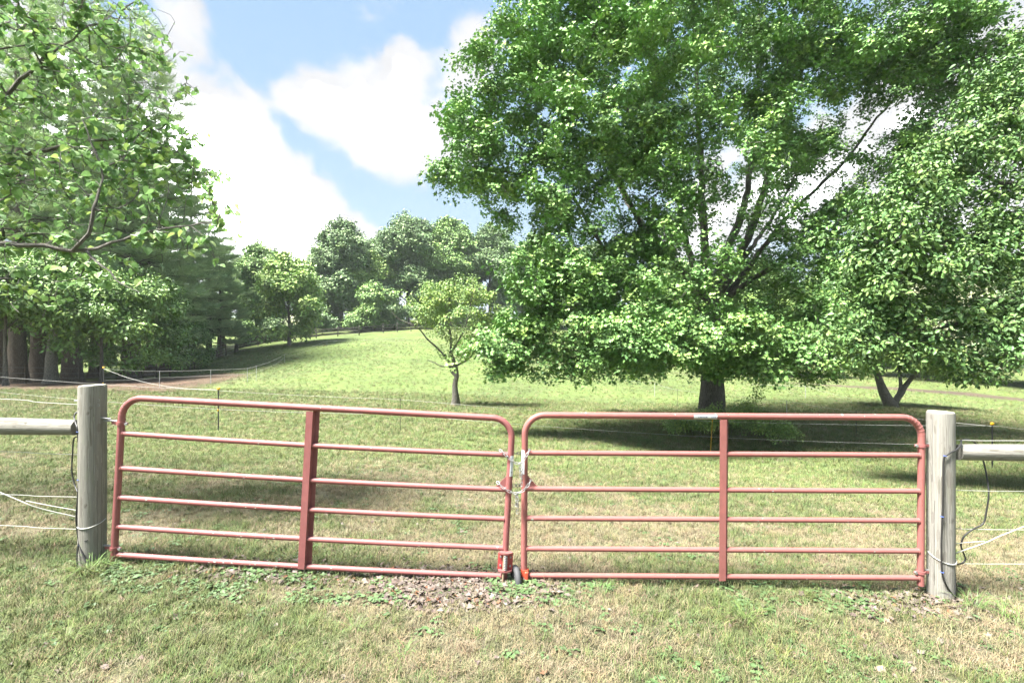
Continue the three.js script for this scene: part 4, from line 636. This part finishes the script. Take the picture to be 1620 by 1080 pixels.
function post(label, u, vTop, vBot, dia, tex, slant, lean) {
  const x = gx(u), y1 = gy(vTop), p = V(x, gy(vBot), -DG), t = thing('gate_post', label, 'post', p, 'round timber gate posts'), h = y1 - p.y, N = 40, rows = [-.35, 0, .1, .4, .8, 1.1, h - .012, h], R = dia / 2;
  const pos = [], uv = [], idx = [];
  rows.forEach((y, j) => { for (let i = 0; i <= N; i++) { const a = i / N * 6.2832 + Math.PI / 2 + Math.PI, c = Math.cos(a), s = Math.sin(a), rr = (j === rows.length - 1 ? R - .006 : R) * (1 + (noise3(c * 1.4 + u, y * .8, s * 1.4) - .5) * .05); pos.push(c * rr + lean * y, y + (j > 5 ? slant * c * R : 0), s * rr); uv.push(i / N, (y + .35) / (h + .35)); if (i && j) { const A = j * (N + 1) + i, B = A - 1, D = A - N - 1, E = D - 1; idx.push(E, B, D, B, A, D); } } });
  idx.forEach((_, i) => { if (i % 3 === 0) { const q = idx[i + 1]; idx[i + 1] = idx[i + 2]; idx[i + 2] = q; } });
  const g = new THREE.BufferGeometry(); g.setAttribute('position', new THREE.Float32BufferAttribute(pos, 3)); g.setAttribute('uv', new THREE.Float32BufferAttribute(uv, 2)); g.setIndex(idx); g.computeVertexNormals();
  if (g.attributes.normal.getZ(3 * (N + 1)) * pos[(3 * (N + 1)) * 3 + 2] < 0) { for (let i = 0; i < idx.length; i += 3) { const q = idx[i]; idx[i] = idx[i + 1]; idx[i + 1] = q; } g.setIndex(idx); g.computeVertexNormals(); }
  part('timber', g, new THREE.MeshStandardMaterial({ map: tex[0], bumpMap: tex[1], bumpScale: .01, roughness: .95 }), t);
  const cap = new THREE.CircleGeometry(R - .006, N); cap.rotateX(-Math.PI / 2); const cp = cap.attributes.position; for (let i = 0; i < cp.count; i++) cp.setXYZ(i, cp.getX(i) + lean * h, h + slant * cp.getX(i), cp.getZ(i)); cap.computeVertexNormals();
  const endTex = texOf(256, 256, x => { x.fillStyle = '#a8a698'; x.fillRect(0, 0, 256, 256); for (let r = 4; r < 180; r += 5) { x.strokeStyle = `rgba(90,84,72,${.2 + (r % 3) * .1})`; x.beginPath(); x.arc(128, 128, r, 0, 7); x.stroke(); } x.strokeStyle = 'rgba(50,46,40,.8)'; for (const a of [.3, 2.2, 4.4]) { x.beginPath(); x.moveTo(128, 128); x.lineTo(128 + Math.cos(a) * 120, 128 + Math.sin(a) * 120); x.stroke(); } });
  part('end_grain', cap, new THREE.MeshStandardMaterial({ map: endTex, roughness: .95 }), t); return t;
}
const TL = timberTex(221, 768, 1536, [[.435, .12, 13], [.46, .52, 15], [.58, .10, 12], [.9, .3, 12], [.1, .7, 12]], [120, 118, 111], 130), TR = timberTex(222, 768, 1536, [[.47, .46, 20], [.55, .8, 12], [.2, .2, 14], [.85, .5, 14]], [124, 122, 116], 360);
const leftPost = post('grey timber post with a round knot hinging the sagging gate', 146, 609, 892, .17, TL, .03, .0), rightPost = post('pale peeling timber post with a black cable tied down its face', 1489, 651, 942, .168, TR, -.02, .0);
// fittings on the left post
{ const m = part('staple', new RoundedBoxGeometry(.022, .008, .004, 1, .001), blackMat, leftPost); m.position.set(.024, gy(848) - leftPost.position.y, .084); m.rotation.z = .25; const b = part('eye_bolt', new THREE.CylinderGeometry(.006, .006, .08, 8), galv, leftPost); b.rotation.z = Math.PI / 2 - .1; b.position.set(.115, gy(661) - leftPost.position.y, .02); const c = part('staple', new RoundedBoxGeometry(.07, .012, .01, 1, .003), galv, leftPost); c.position.set(-.105, gy(634) - leftPost.position.y, 0);
  for (const v of [632, 640]) { const d = part('staple', new THREE.TorusGeometry(.008, .002, 6, 10), galv, leftPost); d.position.set(.078, gy(v) - leftPost.position.y, .04); } }
// round brace rails running away from the gate on both sides
function brace(label, a, b, r0, r1, tex) {
  const dir = b.clone().sub(a), L = dir.length(), g = new THREE.CylinderGeometry(r1, r0, L, 28, 8); const p = g.attributes.position; for (let i = 0; i < p.count; i++) { const y = p.getY(i), k = 1 + (noise2(y * 1.5 + 4, r0 * 90) - .5) * .12; p.setX(i, p.getX(i) * k); p.setZ(i, p.getZ(i) * k); } g.computeVertexNormals();
  const t = thing('brace_rail', label, 'rail', a, 'round timber brace rails'); const m1 = tex[0].clone(), m2 = tex[1].clone(); m1.repeat.set(1, 2); m2.repeat.set(1, 2); const m = part('timber', g, new THREE.MeshStandardMaterial({ map: m1, bumpMap: m2, bumpScale: .01, roughness: .95 }), t); m.position.copy(dir).multiplyScalar(.5); m.quaternion.setFromUnitVectors(V(0, 1, 0), dir.normalize());
}
brace('grey timber rail running from the knotted left post', V(gx(121), gy(676), -DG), V(gx(-330), gy(664), -DG + .1), .058, .078, TL);
brace('pale timber rail running from the right post', V(gx(1514), gy(715), -DG), V(gx(2000), gy(717), -DG + .05), .06, .064, TR);
{ const far = [[-330, 'timber post far left beyond the brace rail, outside the picture', 892], [2000, 'timber post far right beyond the brace rail, outside the picture', 960]]; for (const [u, l, vb] of far) post(l, u, vb - 285, vb, .2, u < 0 ? TL : TR, 0, 0); }
// electric wires, ropes and cables beside the posts
function wire(name, label, category, pts, r, mat, group, seg) { const o = pts[0].clone(), t = new THREE.Group(); t.position.copy(o); t.name = numbered(name); t.userData = { label, category }; if (group) t.userData.group = group; scene.add(t); part('strand', tubePath(pts.map(p => p.clone().sub(o)), r, seg || pts.length * 12, 6), mat, t); return t; }
const q3 = (u, v, dz = 0) => P(u, v, DG - dz);
{
  const gl = 'fence wires left of the gate', gr = 'fence wires right of the gate', nth = ['top', 'second', 'third', 'lowest'];
  [[631, 640, 0], [714, 719, 0], [782, 786, 0], [831, 837, 0]].forEach(([a, b], i) => wire('fence_wire', `${nth[i]} white wire fixed to the knotted left post`, 'wire', [q3(-320, a - 6), q3(0, a), q3(60, (a + b) / 2 + .6), q3(126, b)], .0022, ropeMat, gl));
  [[697, 696], [777, 775], [838, 836], [892, 891]].forEach(([a, b], i) => wire('fence_wire', `${nth[i]} white wire fixed to the pale right post`, 'wire', [q3(1508, b), q3(1560, (a + b) / 2 + .5), q3(1620, a), q3(1990, a + 2)], .0022, ropeMat, gr));
  const loop = (u, v, R, rise) => { const o = []; for (let i = 0; i <= 14; i++) { const a = -.15 + i / 14 * (Math.PI + .3); o.push(V(gx(u) - Math.cos(a) * R, gy(v) - Math.sin(a) * .0 + rise * i / 14 - .035 * Math.sin(a), -DG + Math.sin(a) * R)); } return o; };
  wire('guy_rope', 'white rope slanting down to and looped around the left post', 'rope', [q3(-330, 640, .2), q3(0, 779, .06), q3(60, 803, .03), ...loop(146, 822, .0885, .0)], .0038, ropeMat);
  wire('guy_rope', 'thin white rope strand joining the slanting rope to the left post', 'rope', [q3(40, 792, .045), q3(80, 800, .03), q3(126, 808, 0)], .003, ropeMat);
  wire('guy_rope', 'white rope looped around the right post and slanting up to the right', 'rope', [...loop(1489, 874, .0875, -.03), q3(1560, 858, .05), q3(1620, 833, .1), q3(1990, 690, .4)], .0038, ropeMat);
  wire('guy_rope', 'thin white rope strand joining the slanting rope to the right post', 'rope', [q3(1510, 860, 0), q3(1535, 857.5, .02), q3(1558, 856, .05)], .003, ropeMat);
  const tie = (t, u, v, dz) => { const m = part('cable_tie', new THREE.TorusGeometry(.0095, .003, 6, 12), blueMat, t); m.position.copy(q3(u, v, dz)).sub(t.position); m.rotation.x = Math.PI / 2; };
  let t = wire('insulated_cable', 'black cable hanging in a loop and tied down the edge of the left post', 'cable', [q3(124, 650, -.02), q3(118, 655, 0), q3(117, 663, .02), q3(121, 675, .07), q3(123, 690, .07), q3(124, 720, .07), q3(124, 760, .07), q3(122, 790, .07), q3(120, 820, .07), q3(123, 850, .07), q3(128, 870, .085), q3(136, 889, .1)], .0062, blackMat); for (const [u, v] of [[123, 683], [124, 759], [126, 862]]) tie(t, u, v, .07);
  wire('insulated_cable', 'thin black cable bowing out beside the left post', 'cable', [q3(123, 690, .02), q3(116, 695, .02), q3(114, 720, .02), q3(113, 745, .02), q3(117, 765, .03), q3(122, 778, .06)], .005, blackMat);
  wire('insulated_cable', 'short black cable end running to the ground at the left post', 'cable', [q3(124, 858, .075), q3(122, 870, .085), q3(121, 885, .1), q3(122, 898, .11)], .005, blackMat);
  t = wire('insulated_cable', 'black cable tied down the face of the right post', 'cable', [q3(1521, 696, .02), q3(1521, 702, .05), q3(1514, 711, .08), q3(1501, 718, .098), q3(1494, 726, .09), q3(1493, 760, .091), q3(1492, 815, .092), q3(1490, 860, .092), q3(1491, 903, .092), q3(1496, 922, .092), q3(1506, 938, .08), q3(1511, 944, .07)], .0062, blackMat); for (const [u, v] of [[1496, 721], [1491, 817], [1491, 905]]) tie(t, u, v, .09);
  wire('insulated_cable', 'black cable drooping in a long bend beneath the right brace rail', 'cable', [q3(1520, 697, -.03), q3(1530, 695, -.04), q3(1542, 699, -.06), q3(1548, 708, -.08), q3(1556, 728, -.08), q3(1561, 750, -.05), q3(1565, 780, 0), q3(1561, 810, 0), q3(1556, 828, 0), q3(1540, 837, 0), q3(1526, 848, 0), q3(1521, 862, 0), q3(1524, 872, 0), q3(1528, 884, 0), q3(1522, 891, 0), q3(1510, 892, 0)], .0055, blackMat);
  wire('insulated_cable', 'short black cable standing along the far side of the right post', 'cable', [q3(1511, 895, .05), q3(1512, 920, .07), q3(1511, 942, .085)], .005, blackMat);
}
// step-in posts and tape of the electric fence across the pasture
function stake(name, label, u, d, h, kind, group) {
  const p = onGround(u, d), t = thing(name, label, 'fence stake', p, group);
  if (kind === 'capped') {
    const s = new THREE.Shape(); [[-.018, 0], [.018, 0], [.018, .004], [.002, .004], [.002, .03], [-.002, .03], [-.002, .004], [-.018, .004]].forEach(([x, y], i) => i ? s.lineTo(x, y) : s.moveTo(x, y)); const g = new THREE.ExtrudeGeometry(s, { depth: h + .2, bevelEnabled: false }); g.rotateX(-Math.PI / 2); g.translate(0, -.2, 0); part('post', g, blackMat, t);
    for (let i = 0; i < 9; i++) plate(.012, .016, .012, blackMat, t, 'stud', V(0, h * .15 + i * h * .09, .006)); plate(.075, .07, .06, yellowMat, t, 'insulator_cap', V(0, h + .01, -.01)); plate(.03, .06, .035, yellowMat, t, 'insulator', V(.0, h * .5, .015));
  } else { const m = kind === 'yellow' ? yellowMat : kind === 'white' ? white : blackMat, r = kind === 'white' ? .014 : .008, g = new THREE.CylinderGeometry(r * .8, r, h + .15, 8); g.translate(0, h / 2 - .075, 0); part('rod', g, m, t); const c = part('clip', new THREE.TorusGeometry(.016, .005, 6, 10), m, t); c.position.set(0, h - .03, 0); const c2 = part('clip', new THREE.TorusGeometry(.016, .005, 6, 10), m, t); c2.position.set(0, h * .5, 0); if (kind === 'yellow') t.rotation.z = -.06; }
  return [p, h];
}
{
  const G = 'stakes of the electric fence';
  const A0 = stake('fence_stake', 'black studded stake with yellow cap seen above the left post', 163, 19, 1.25, 'capped', G), A1 = stake('fence_stake', 'black studded stake with yellow cap behind the left gate', 345, 13.4, 1.18, 'capped', G), A2 = stake('fence_rod', 'thin dark rod carrying the wires behind the left gate', 633, 13.2, .92, 'rod', G), A3 = stake('fence_rod', 'leaning yellow rod in front of the weeds at the maple', 1124, 12.3, .92, 'yellow', G), A4 = stake('fence_stake', 'black studded stake with yellow cap past the right post', 1571, 13, 1.2, 'capped', G);
  const W = [stake('fence_rod', 'white rod on the slack tape behind the left gate corner', 252, 24, .85, 'white', G), stake('fence_rod', 'white rod at the middle of the slack tape', 333, 26, .8, 'white', G), stake('fence_rod', 'first of two white rods close together in the field', 391, 27.5, .8, 'white', G), stake('fence_rod', 'second of two white rods where the tape turns uphill', 405, 28, .9, 'white', G), stake('fence_rod', 'white rod halfway up the field below the lime green tree', 450, 45, .8, 'white', G), stake('fence_rod', 'white rod on the crest of the field', 517, 54, .75, 'white', G)];
  const R = [stake('fence_rod', 'dark rod under the left boughs of the maple', 975, 29, .75, 'rod', G), stake('fence_rod', 'second dark rod under the maple boughs', 997, 28, .8, 'rod', G), stake('fence_rod', 'white rod between dark rods under the maple', 1036, 27, .75, 'white', G), stake('fence_rod', 'dark rod beside the maple trunk', 1072, 22, .85, 'rod', G), stake('fence_rod', 'white rod right of the weed thicket', 1245, 18.5, .8, 'white', G), stake('fence_rod', 'dark leaning rod behind the top rail of the right gate', 1355, 16.5, .85, 'rod', G), stake('fence_rod', 'white rod in the shade beyond the weed thicket', 1275, 26, .7, 'white', G)];
  const far = [onGround(640, 57), .7];
  const line = (label, nodes, frac, r, sag, grp) => { const pts = []; nodes.forEach(([p, h], i) => { const a = p.clone(); a.y += h * frac; if (i) { const b = pts[pts.length - 1]; for (const k of [.25, .5, .75]) { const m = b.clone().lerp(a, k); m.y -= sag * b.distanceTo(a) * 4 * k * (1 - k); pts.push(m); } } pts.push(a); }); wire('electric_wire', label, 'wire', pts, r, ropeMat, grp, pts.length * 5); };
  const GW = 'white wires of the electric fence', left0 = [onGround(-60, 16), 1.1];
  line('upper white wire crossing the pasture behind both gates', [left0, A1, A2, A3, A4, [onGround(1800, 11), 1.1]], .96, .003, .004, GW); line('lower white wire crossing the pasture behind both gates', [left0, A1, A2, A3, A4, [onGround(1800, 11), 1.1]], .52, .003, .005, GW);
  line('white tape from the yellow capped stake to the white rods', [A0, W[0], W[1], W[2], W[3], W[4], W[5], far], .97, .006, .006, GW); line('lower white tape climbing the field on white rods', [A0, W[0], W[1], W[2], W[3], W[4], W[5], far], .6, .0045, .008, GW);
  line('slack white tape between the two yellow capped stakes', [A0, A1], .98, .005, .022, GW); line('white wire on rods under the maple boughs', [[onGround(930, 31), .7], R[0], R[1], R[2], R[3], [onGround(1160, 19), .8], R[4], R[5], A4], .95, .004, .004, GW); line('white wires in the shade right of the maple', [[onGround(1190, 27), .7], R[6], [onGround(1345, 21), .7]], .95, .006, .004, GW);
}
// paddock fence: posts and wires along the wood, boards along the back
const boardGeo = new THREE.BoxGeometry(1, .14, .03);
const fencePost = barkMaterial([.30,.26,.2], 231), greyPost = barkMaterial([.38,.36,.32], 232), boardMat = barkMaterial([.2,.185,.165], 233);
{
  const run = (t, nodes, gap, fn) => { const c = []; for (let i = 1; i < nodes.length; i++) { const a = nodes[i - 1], b = nodes[i], n = Math.max(1, Math.round(Math.hypot(b.x - a.x, b.z - a.z) / gap)); for (let k = i === 1 ? 0 : 1; k <= n; k++) { const p = a.clone().lerp(b, k / n); p.y = ground(p.x, p.z); c.push(p); } } return c; };
  const t1 = thing('wire_fence', 'wire fence on round posts along the edge of the pine wood', 'fence', onGround(80, 30)), o1 = t1.position, c1 = run(t1, [onGround(-70, 26), onGround(40, 29.6), onGround(125, 33), onGround(195, 36), onGround(287, 47), onGround(371, 60)], 2.9), pg = new THREE.CylinderGeometry(.055, .06, 1.5, 10); pg.translate(0, .6, 0);
  c1.forEach((p) => { const m = part('post', pg, fencePost, t1); m.position.copy(p).sub(o1); m.rotation.z = (hash3(p.x * 50 | 0, 3, 1) - .5) * .06; });
  for (const h of [.25, .55, .85, 1.2]) part('wire', tubePath(c1.map(p => V(p.x - o1.x, p.y + h - o1.y, p.z - o1.z + .06)), .009, c1.length * 4, 5), galv, t1);
  const cp = thing('corner_post', 'stout weathered corner post where the two fences meet', 'post', onGround(373, 60)); { const g = new THREE.CylinderGeometry(.15, .16, 1.9, 14); g.translate(0, .6, 0); part('timber', g, greyPost, cp); }
  const t2 = thing('board_fence', 'dark board fence on grey posts along the far side of the pasture', 'fence', onGround(500, 67)), o2 = t2.position, c2 = run(t2, [onGround(376, 61), onGround(408, 64), onGround(450, 66), onGround(500, 66.5), onGround(568, 67.5), onGround(606, 70), onGround(650, 72), onGround(720, 74), onGround(800, 76)], 2.6), pb = new RoundedBoxGeometry(.13, 1.6, .13, 1, .02); pb.translate(0, .6, 0);
  c2.forEach((p, i) => { const m = part('post', pb, greyPost, t2); m.position.copy(p).sub(o2); if (i) { const b = c2[i - 1], L = p.distanceTo(b); for (const h of [.35, .75, 1.12]) { const r = part('board', boardGeo, boardMat, t2); r.scale.set(L, 1, 1); r.position.copy(p).lerp(b, .5).sub(o2); r.position.y += h; const d = p.clone().sub(b).normalize(); r.quaternion.setFromUnitVectors(V(1, 0, 0), d); r.position.z += .09; } } });
}
// ---------------------------------------------------------------- turf, weeds, litter
{
  const blade = (rn, h, w, lean, pos, cols, ox, oz, k) => { const a = rn() * 6.283, dx = Math.cos(a), dz = Math.sin(a), px = -dz * w, pz = dx * w, c = [k, k, k * .95]; let b = [ox, 0, oz]; const mid = [ox + dx * lean * .35, h * .6, oz + dz * lean * .35], tip = [ox + dx * lean, h * (1 - lean * 1.2), oz + dz * lean];
    pos.push(b[0] - px, b[1], b[2] - pz, b[0] + px, b[1], b[2] + pz, mid[0] + px * .8, mid[1], mid[2] + pz * .8, b[0] - px, b[1], b[2] - pz, mid[0] + px * .8, mid[1], mid[2] + pz * .8, mid[0] - px * .8, mid[1], mid[2] - pz * .8, mid[0] - px * .8, mid[1], mid[2] - pz * .8, mid[0] + px * .8, mid[1], mid[2] + pz * .8, tip[0], tip[1], tip[2]); for (let i = 0; i < 9; i++) cols.push(...c); };
  const tuft = (seed, n, spread, h, lean, w) => { const rn = rand(seed), p = [], c = []; for (let i = 0; i < n; i++) { const a = rn() * 6.28, r = Math.sqrt(rn()) * spread; blade(rn, h * (.5 + rn() * .7), w, lean * (.3 + rn()), p, c, Math.cos(a) * r, Math.sin(a) * r, .75 + rn() * .5); } return geoOf(p, c); };
  const kinds = [tuft(401, 16, .035, .042, .035, .0013), tuft(402, 13, .03, .06, .05, .0014), tuft(403, 18, .05, .028, .05, .0013)], lists = [[], [], []], rn = rand(410);
  const put = (x, z, s, force) => {
    const c = cover(x, z); if (c.straw > .4 + rn() * .5) return; if (rn() < c.soil * .8) return;
    const kk = .6 - .14 * c.yard, dry = rn() < clamp(c.dry * .8 + .1), v = .8 + rn() * .4; let col = dry ? [.31 + rn() * .09, .265 + rn() * .07, .16 + rn() * .05] : [.145 + rn() * .08, .19 + rn() * .09, .067 + rn() * .03];
    const k = force ?? (dry ? (rn() < .7 ? 2 : 0) : (rn() < .55 ? 0 : rn() < .6 ? 1 : 2)); lists[k].push([mat4(V(x, ground(x, z) - .004, z), (rn() - .5) * .3, rn() * 6.283, (rn() - .5) * .3, V(s * (.8 + rn() * .5), s * (.6 + rn() * .8), s * (.8 + rn() * .5))), C(col[0] * v * kk, col[1] * v * kk, col[2] * v * kk)]);
  };
  const sow = (d0, d1, dens, s) => { for (let d = d0; d < d1; d += .1) { const w = d * 1.3 + .8, n = Math.round(2 * w * .1 * dens(d)); for (let i = 0; i < n; i++) put((rn() * 2 - 1) * w, -(d + rn() * .1), s(d)); } };
  sow(1.6, 5.5, d => 900, d => 1); sow(5.5, 11, d => 420 - 45 * (d - 5.5), d => 1.15 + (d - 5.5) * .09); sow(11, 24, d => 150 - 7.5 * (d - 11), d => 1.7 + (d - 11) * .06); sow(24, 62, d => 9 - (d - 24) * .16, d => 2.4 + (d - 24) * .03);
  const gm = grassMat; lists.forEach((l, i) => { const m = instanced('grass', kinds[i], gm, l); m.userData = { kind: 'stuff', label: ['short green and straw coloured turf blades', 'slightly taller green turf blades', 'low flattened thatch of dry turf'][i], category: 'grass' }; });
  console.log('tufts', lists.map(l => l.length).join());
  // taller tussocks at the posts and along the gate line
  const tall = [tuft(421, 46, .05, .17, .35, .0024), tuft(422, 38, .06, .13, .3, .0022)];
  [[150, 3.5, 'long green grass tussock against the foot of the knotted left post', 1], [172, 3.55, 'smaller grass tussock beside the foot of the left post', .7], [128, 3.42, 'thin grass tussock in front of the left post cable', .7], [955, 3.5, 'grass tussock growing through the bottom rail of the right gate', .7], [1180, 3.15, 'bright grass tussock in front of the right gate upright', .8], [1240, 2.75, 'yellowish grass tussock in the lawn before the right gate', .55], [1540, 3.45, 'grass tussock right of the pale right post', .8], [1600, 3.3, 'grass tussock under the right brace rail', .9], [110, 2.7, 'grass tussock on the lawn before the left post', .6], [640, 2.7, 'grass tussock in the dry lawn before the leaf litter', .55], [560, 2.9, 'low grass tussock left of the leaf litter', .55]].forEach(([u, d, label, s], i) => { const p = onGround(u, d, -.005), t = thing('grass_tussock', label, 'grass', p, 'grass tussocks about the gate'), m = leafMat.clone(); m.vertexColors = true; m.color.setRGB(i === 5 ? .13 : .075 + (i % 3) * .012, i === 5 ? .155 : .13 + (i % 2) * .015, .035); const b = part('blades', tall[i % 2], m, t, { kind: 'stuff' }); b.scale.setScalar(s); b.rotation.y = i * 1.7; });
  // broad leaved lawn weeds: rosettes of round leaves
  const ros = (seed, kind, n, size) => { const r = rand(seed), p = [], c = []; for (let i = 0; i < n; i++) { const a = i * 2.4 + r(), k = .8 + r() * .4, q = .012 + r() * .035; leafTris(kind, size * (.6 + r() * .6), mat4(V(Math.cos(a) * q, .012 + r() * .03, -Math.sin(a) * q), (r() - .5) * .5, a, .25 - r() * .5), [k, k, k], p, c); } return geoOf(p, c); };
  const weeds = [ros(431, 'round', 7, .04), ros(432, 'heart', 6, .045), ros(433, 'oval', 8, .055)], wl = [[], [], []];
  const weed = (x, z, s) => { const v = .8 + rn() * .45; wl[rn() * 3 | 0].push([mat4(V(x, ground(x, z), z), (rn() - .5) * .2, rn() * 6.283, (rn() - .5) * .2, s * (.7 + rn() * .6)), C(.052 * v, .092 * v, .032 * v)]); };
  for (let i = 0; i < 9000; i++) { const d = 2 + Math.pow(rn(), .75) * 7, x = (rn() * 2 - 1) * (d * 1.25 + .4), z = -d, m = fbm2(x * 1.3 + 50, z * 1.3 + 70, 3); if (rn() < smooth(.46, .66, m) * .3) weed(x, z, .55); }
  for (let i = 0; i < 330; i++) { const u = 170 + rn() * 480, d = 3.62 - .25 + (rn() - .3) * .5, p = onGround(u, d); if (fbm2(p.x * 3, p.z * 3 + 5, 2) > .53) weed(p.x, p.z, .62); }
  for (let i = 0; i < 260; i++) { const p = onGround(830 + rn() * 560, 3.45 + (rn() - .5) * .45); if (fbm2(p.x * 3, p.z * 3 + 5, 2) > .5) weed(p.x, p.z, .6); }
  for (let i = 0; i < 60; i++) { const p = onGround(770 + rn() * 80, 3.5 + (rn() - .5) * .3); weed(p.x, p.z, .75); }
  wl.forEach((l, i) => { const m = instanced('lawn_weeds', weeds[i], leafMat, l); m.userData = { kind: 'stuff', label: ['round leaved green weeds scattered in the lawn', 'heart leaved green weeds under the gates', 'oval leaved green weeds scattered in the lawn'][i], category: 'weeds' }; });
  // leaf litter drifted under the gates
  const lf = (seed, kind) => { const p = [], c = []; leafTris(kind, 1, new THREE.Matrix4(), [1, 1, 1], p, c, .5, .35); return geoOf(p, c); }, lg = [lf(1, 'maple'), lf(2, 'oval')], ll = [[], []];
  const drop = (x, z, s = 1) => { const k = rn(), v = .7 + rn() * .6, c = k < .45 ? [.30, .235, .205] : k < .8 ? [.23, .165, .14] : k < .95 ? [.40, .34, .29] : [.42, .17, .09]; ll[rn() < .35 ? 0 : 1].push([mat4(V(x, ground(x, z) + .004 + rn() * .016, z), (rn() - .5) * 1.2, rn() * 6.283, (rn() - .5) * 1.1, (.03 + rn() * .03) * s), C(c[0] * v * .4, c[1] * v * .41, c[2] * v * .41)]); };
  const gauss = () => rn() + rn() + rn() - 1.5;
  for (let i = 0; i < 2600; i++) { const p = onGround(735 + gauss() * 135, 3.5 + gauss() * .3); drop(p.x, p.z); }
  for (let i = 0; i < 1100; i++) { const p = onGround(330 + gauss() * 260, 3.62 + gauss() * .2); if (fbm2(p.x * 2.4, p.z * 2.4 + 5, 2) < .53) drop(p.x, p.z); }
  for (let i = 0; i < 420; i++) { const p = onGround(1450 + gauss() * 110, 3.5 + gauss() * .22); drop(p.x, p.z); }
  for (let i = 0; i < 700; i++) { const d = 2.2 + rn() * 6, p = onGround(810 + (rn() * 2 - 1) * 950, d); drop(p.x, p.z, .9); }
  ll.forEach((l, i) => { const m = instanced('leaf_litter', lg[i], new THREE.MeshStandardMaterial({ vertexColors: true, roughness: .95, side: THREE.DoubleSide }), l); m.userData = { kind: 'stuff', label: ['brown lobed dead leaves drifted under the meeting gates', 'brown narrow dead leaves drifted under the meeting gates'][i], category: 'leaf litter' }; });
  // fallen pine straw below the pines
  const st = (() => { const r = rand(441), p = []; for (let i = 0; i < 40; i++) { const a = r() * 6.28, x = (r() - .5) * .5, z = (r() - .5) * .5, y = .01 + r() * .04, dx = Math.cos(a) * .09, dz = Math.sin(a) * .09, wx = -Math.sin(a) * .004, wz = Math.cos(a) * .004; p.push(x - wx, y, z - wz, x + wx, y, z + wz, x + dx, y + (r() - .5) * .03, z + dz); } return geoOf(p); })(), sl = [];
  for (let i = 0; i < 9000; i++) { const d = 22 + rn() * 22, p = onGround(-60 + rn() * 480, d); if (cover(p.x, p.z).straw > .5) sl.push([mat4(p, 0, rn() * 6.28, 0, 1 + rn()), C(.12 + rn() * .05, .085 + rn() * .03, .058 + rn() * .02)]); }
  instanced('pine_straw', st, new THREE.MeshStandardMaterial({ roughness: 1, side: THREE.DoubleSide }), sl).userData = { kind: 'stuff', label: 'reddish brown pine straw under the pines', category: 'pine straw' };
  // a few stones and sticks in the lawn
  const sg = (seed) => { const g = new THREE.IcosahedronGeometry(1, 2), p = g.attributes.position; for (let i = 0; i < p.count; i++) { const k = .75 + .5 * noise3(p.getX(i) * 1.6 + seed, p.getY(i) * 1.6, p.getZ(i) * 1.6); p.setXYZ(i, p.getX(i) * k, p.getY(i) * k * .55, p.getZ(i) * k * .8); } g.computeVertexNormals(); return g; };
  const sm = new THREE.MeshStandardMaterial({ color: C(.24, .19, .145), roughness: .95 });
  [[1395, 1058, .032, 'tan stone lying in the dry lawn before the right gate'], [825, 984, .012, 'small pale stone in the lawn between leaf litter and camera'], [1365, 1003, .015, 'small tan stone on bare soil by the right gate'], [896, 978, .012, 'small tan stone in front of the gate wheel']].forEach(([u, v, s, label], i) => { const d = 1.83 * FOCAL / (v - 540), p = onGround(u, d), m = part('stone', sg(i * 9), sm); m.position.copy(p); m.position.y += s * .2; m.scale.setScalar(s); m.rotation.y = i; m.userData = { label, category: 'stone', group: 'stones in the lawn' }; });
}
renderer.render(scene, camera);
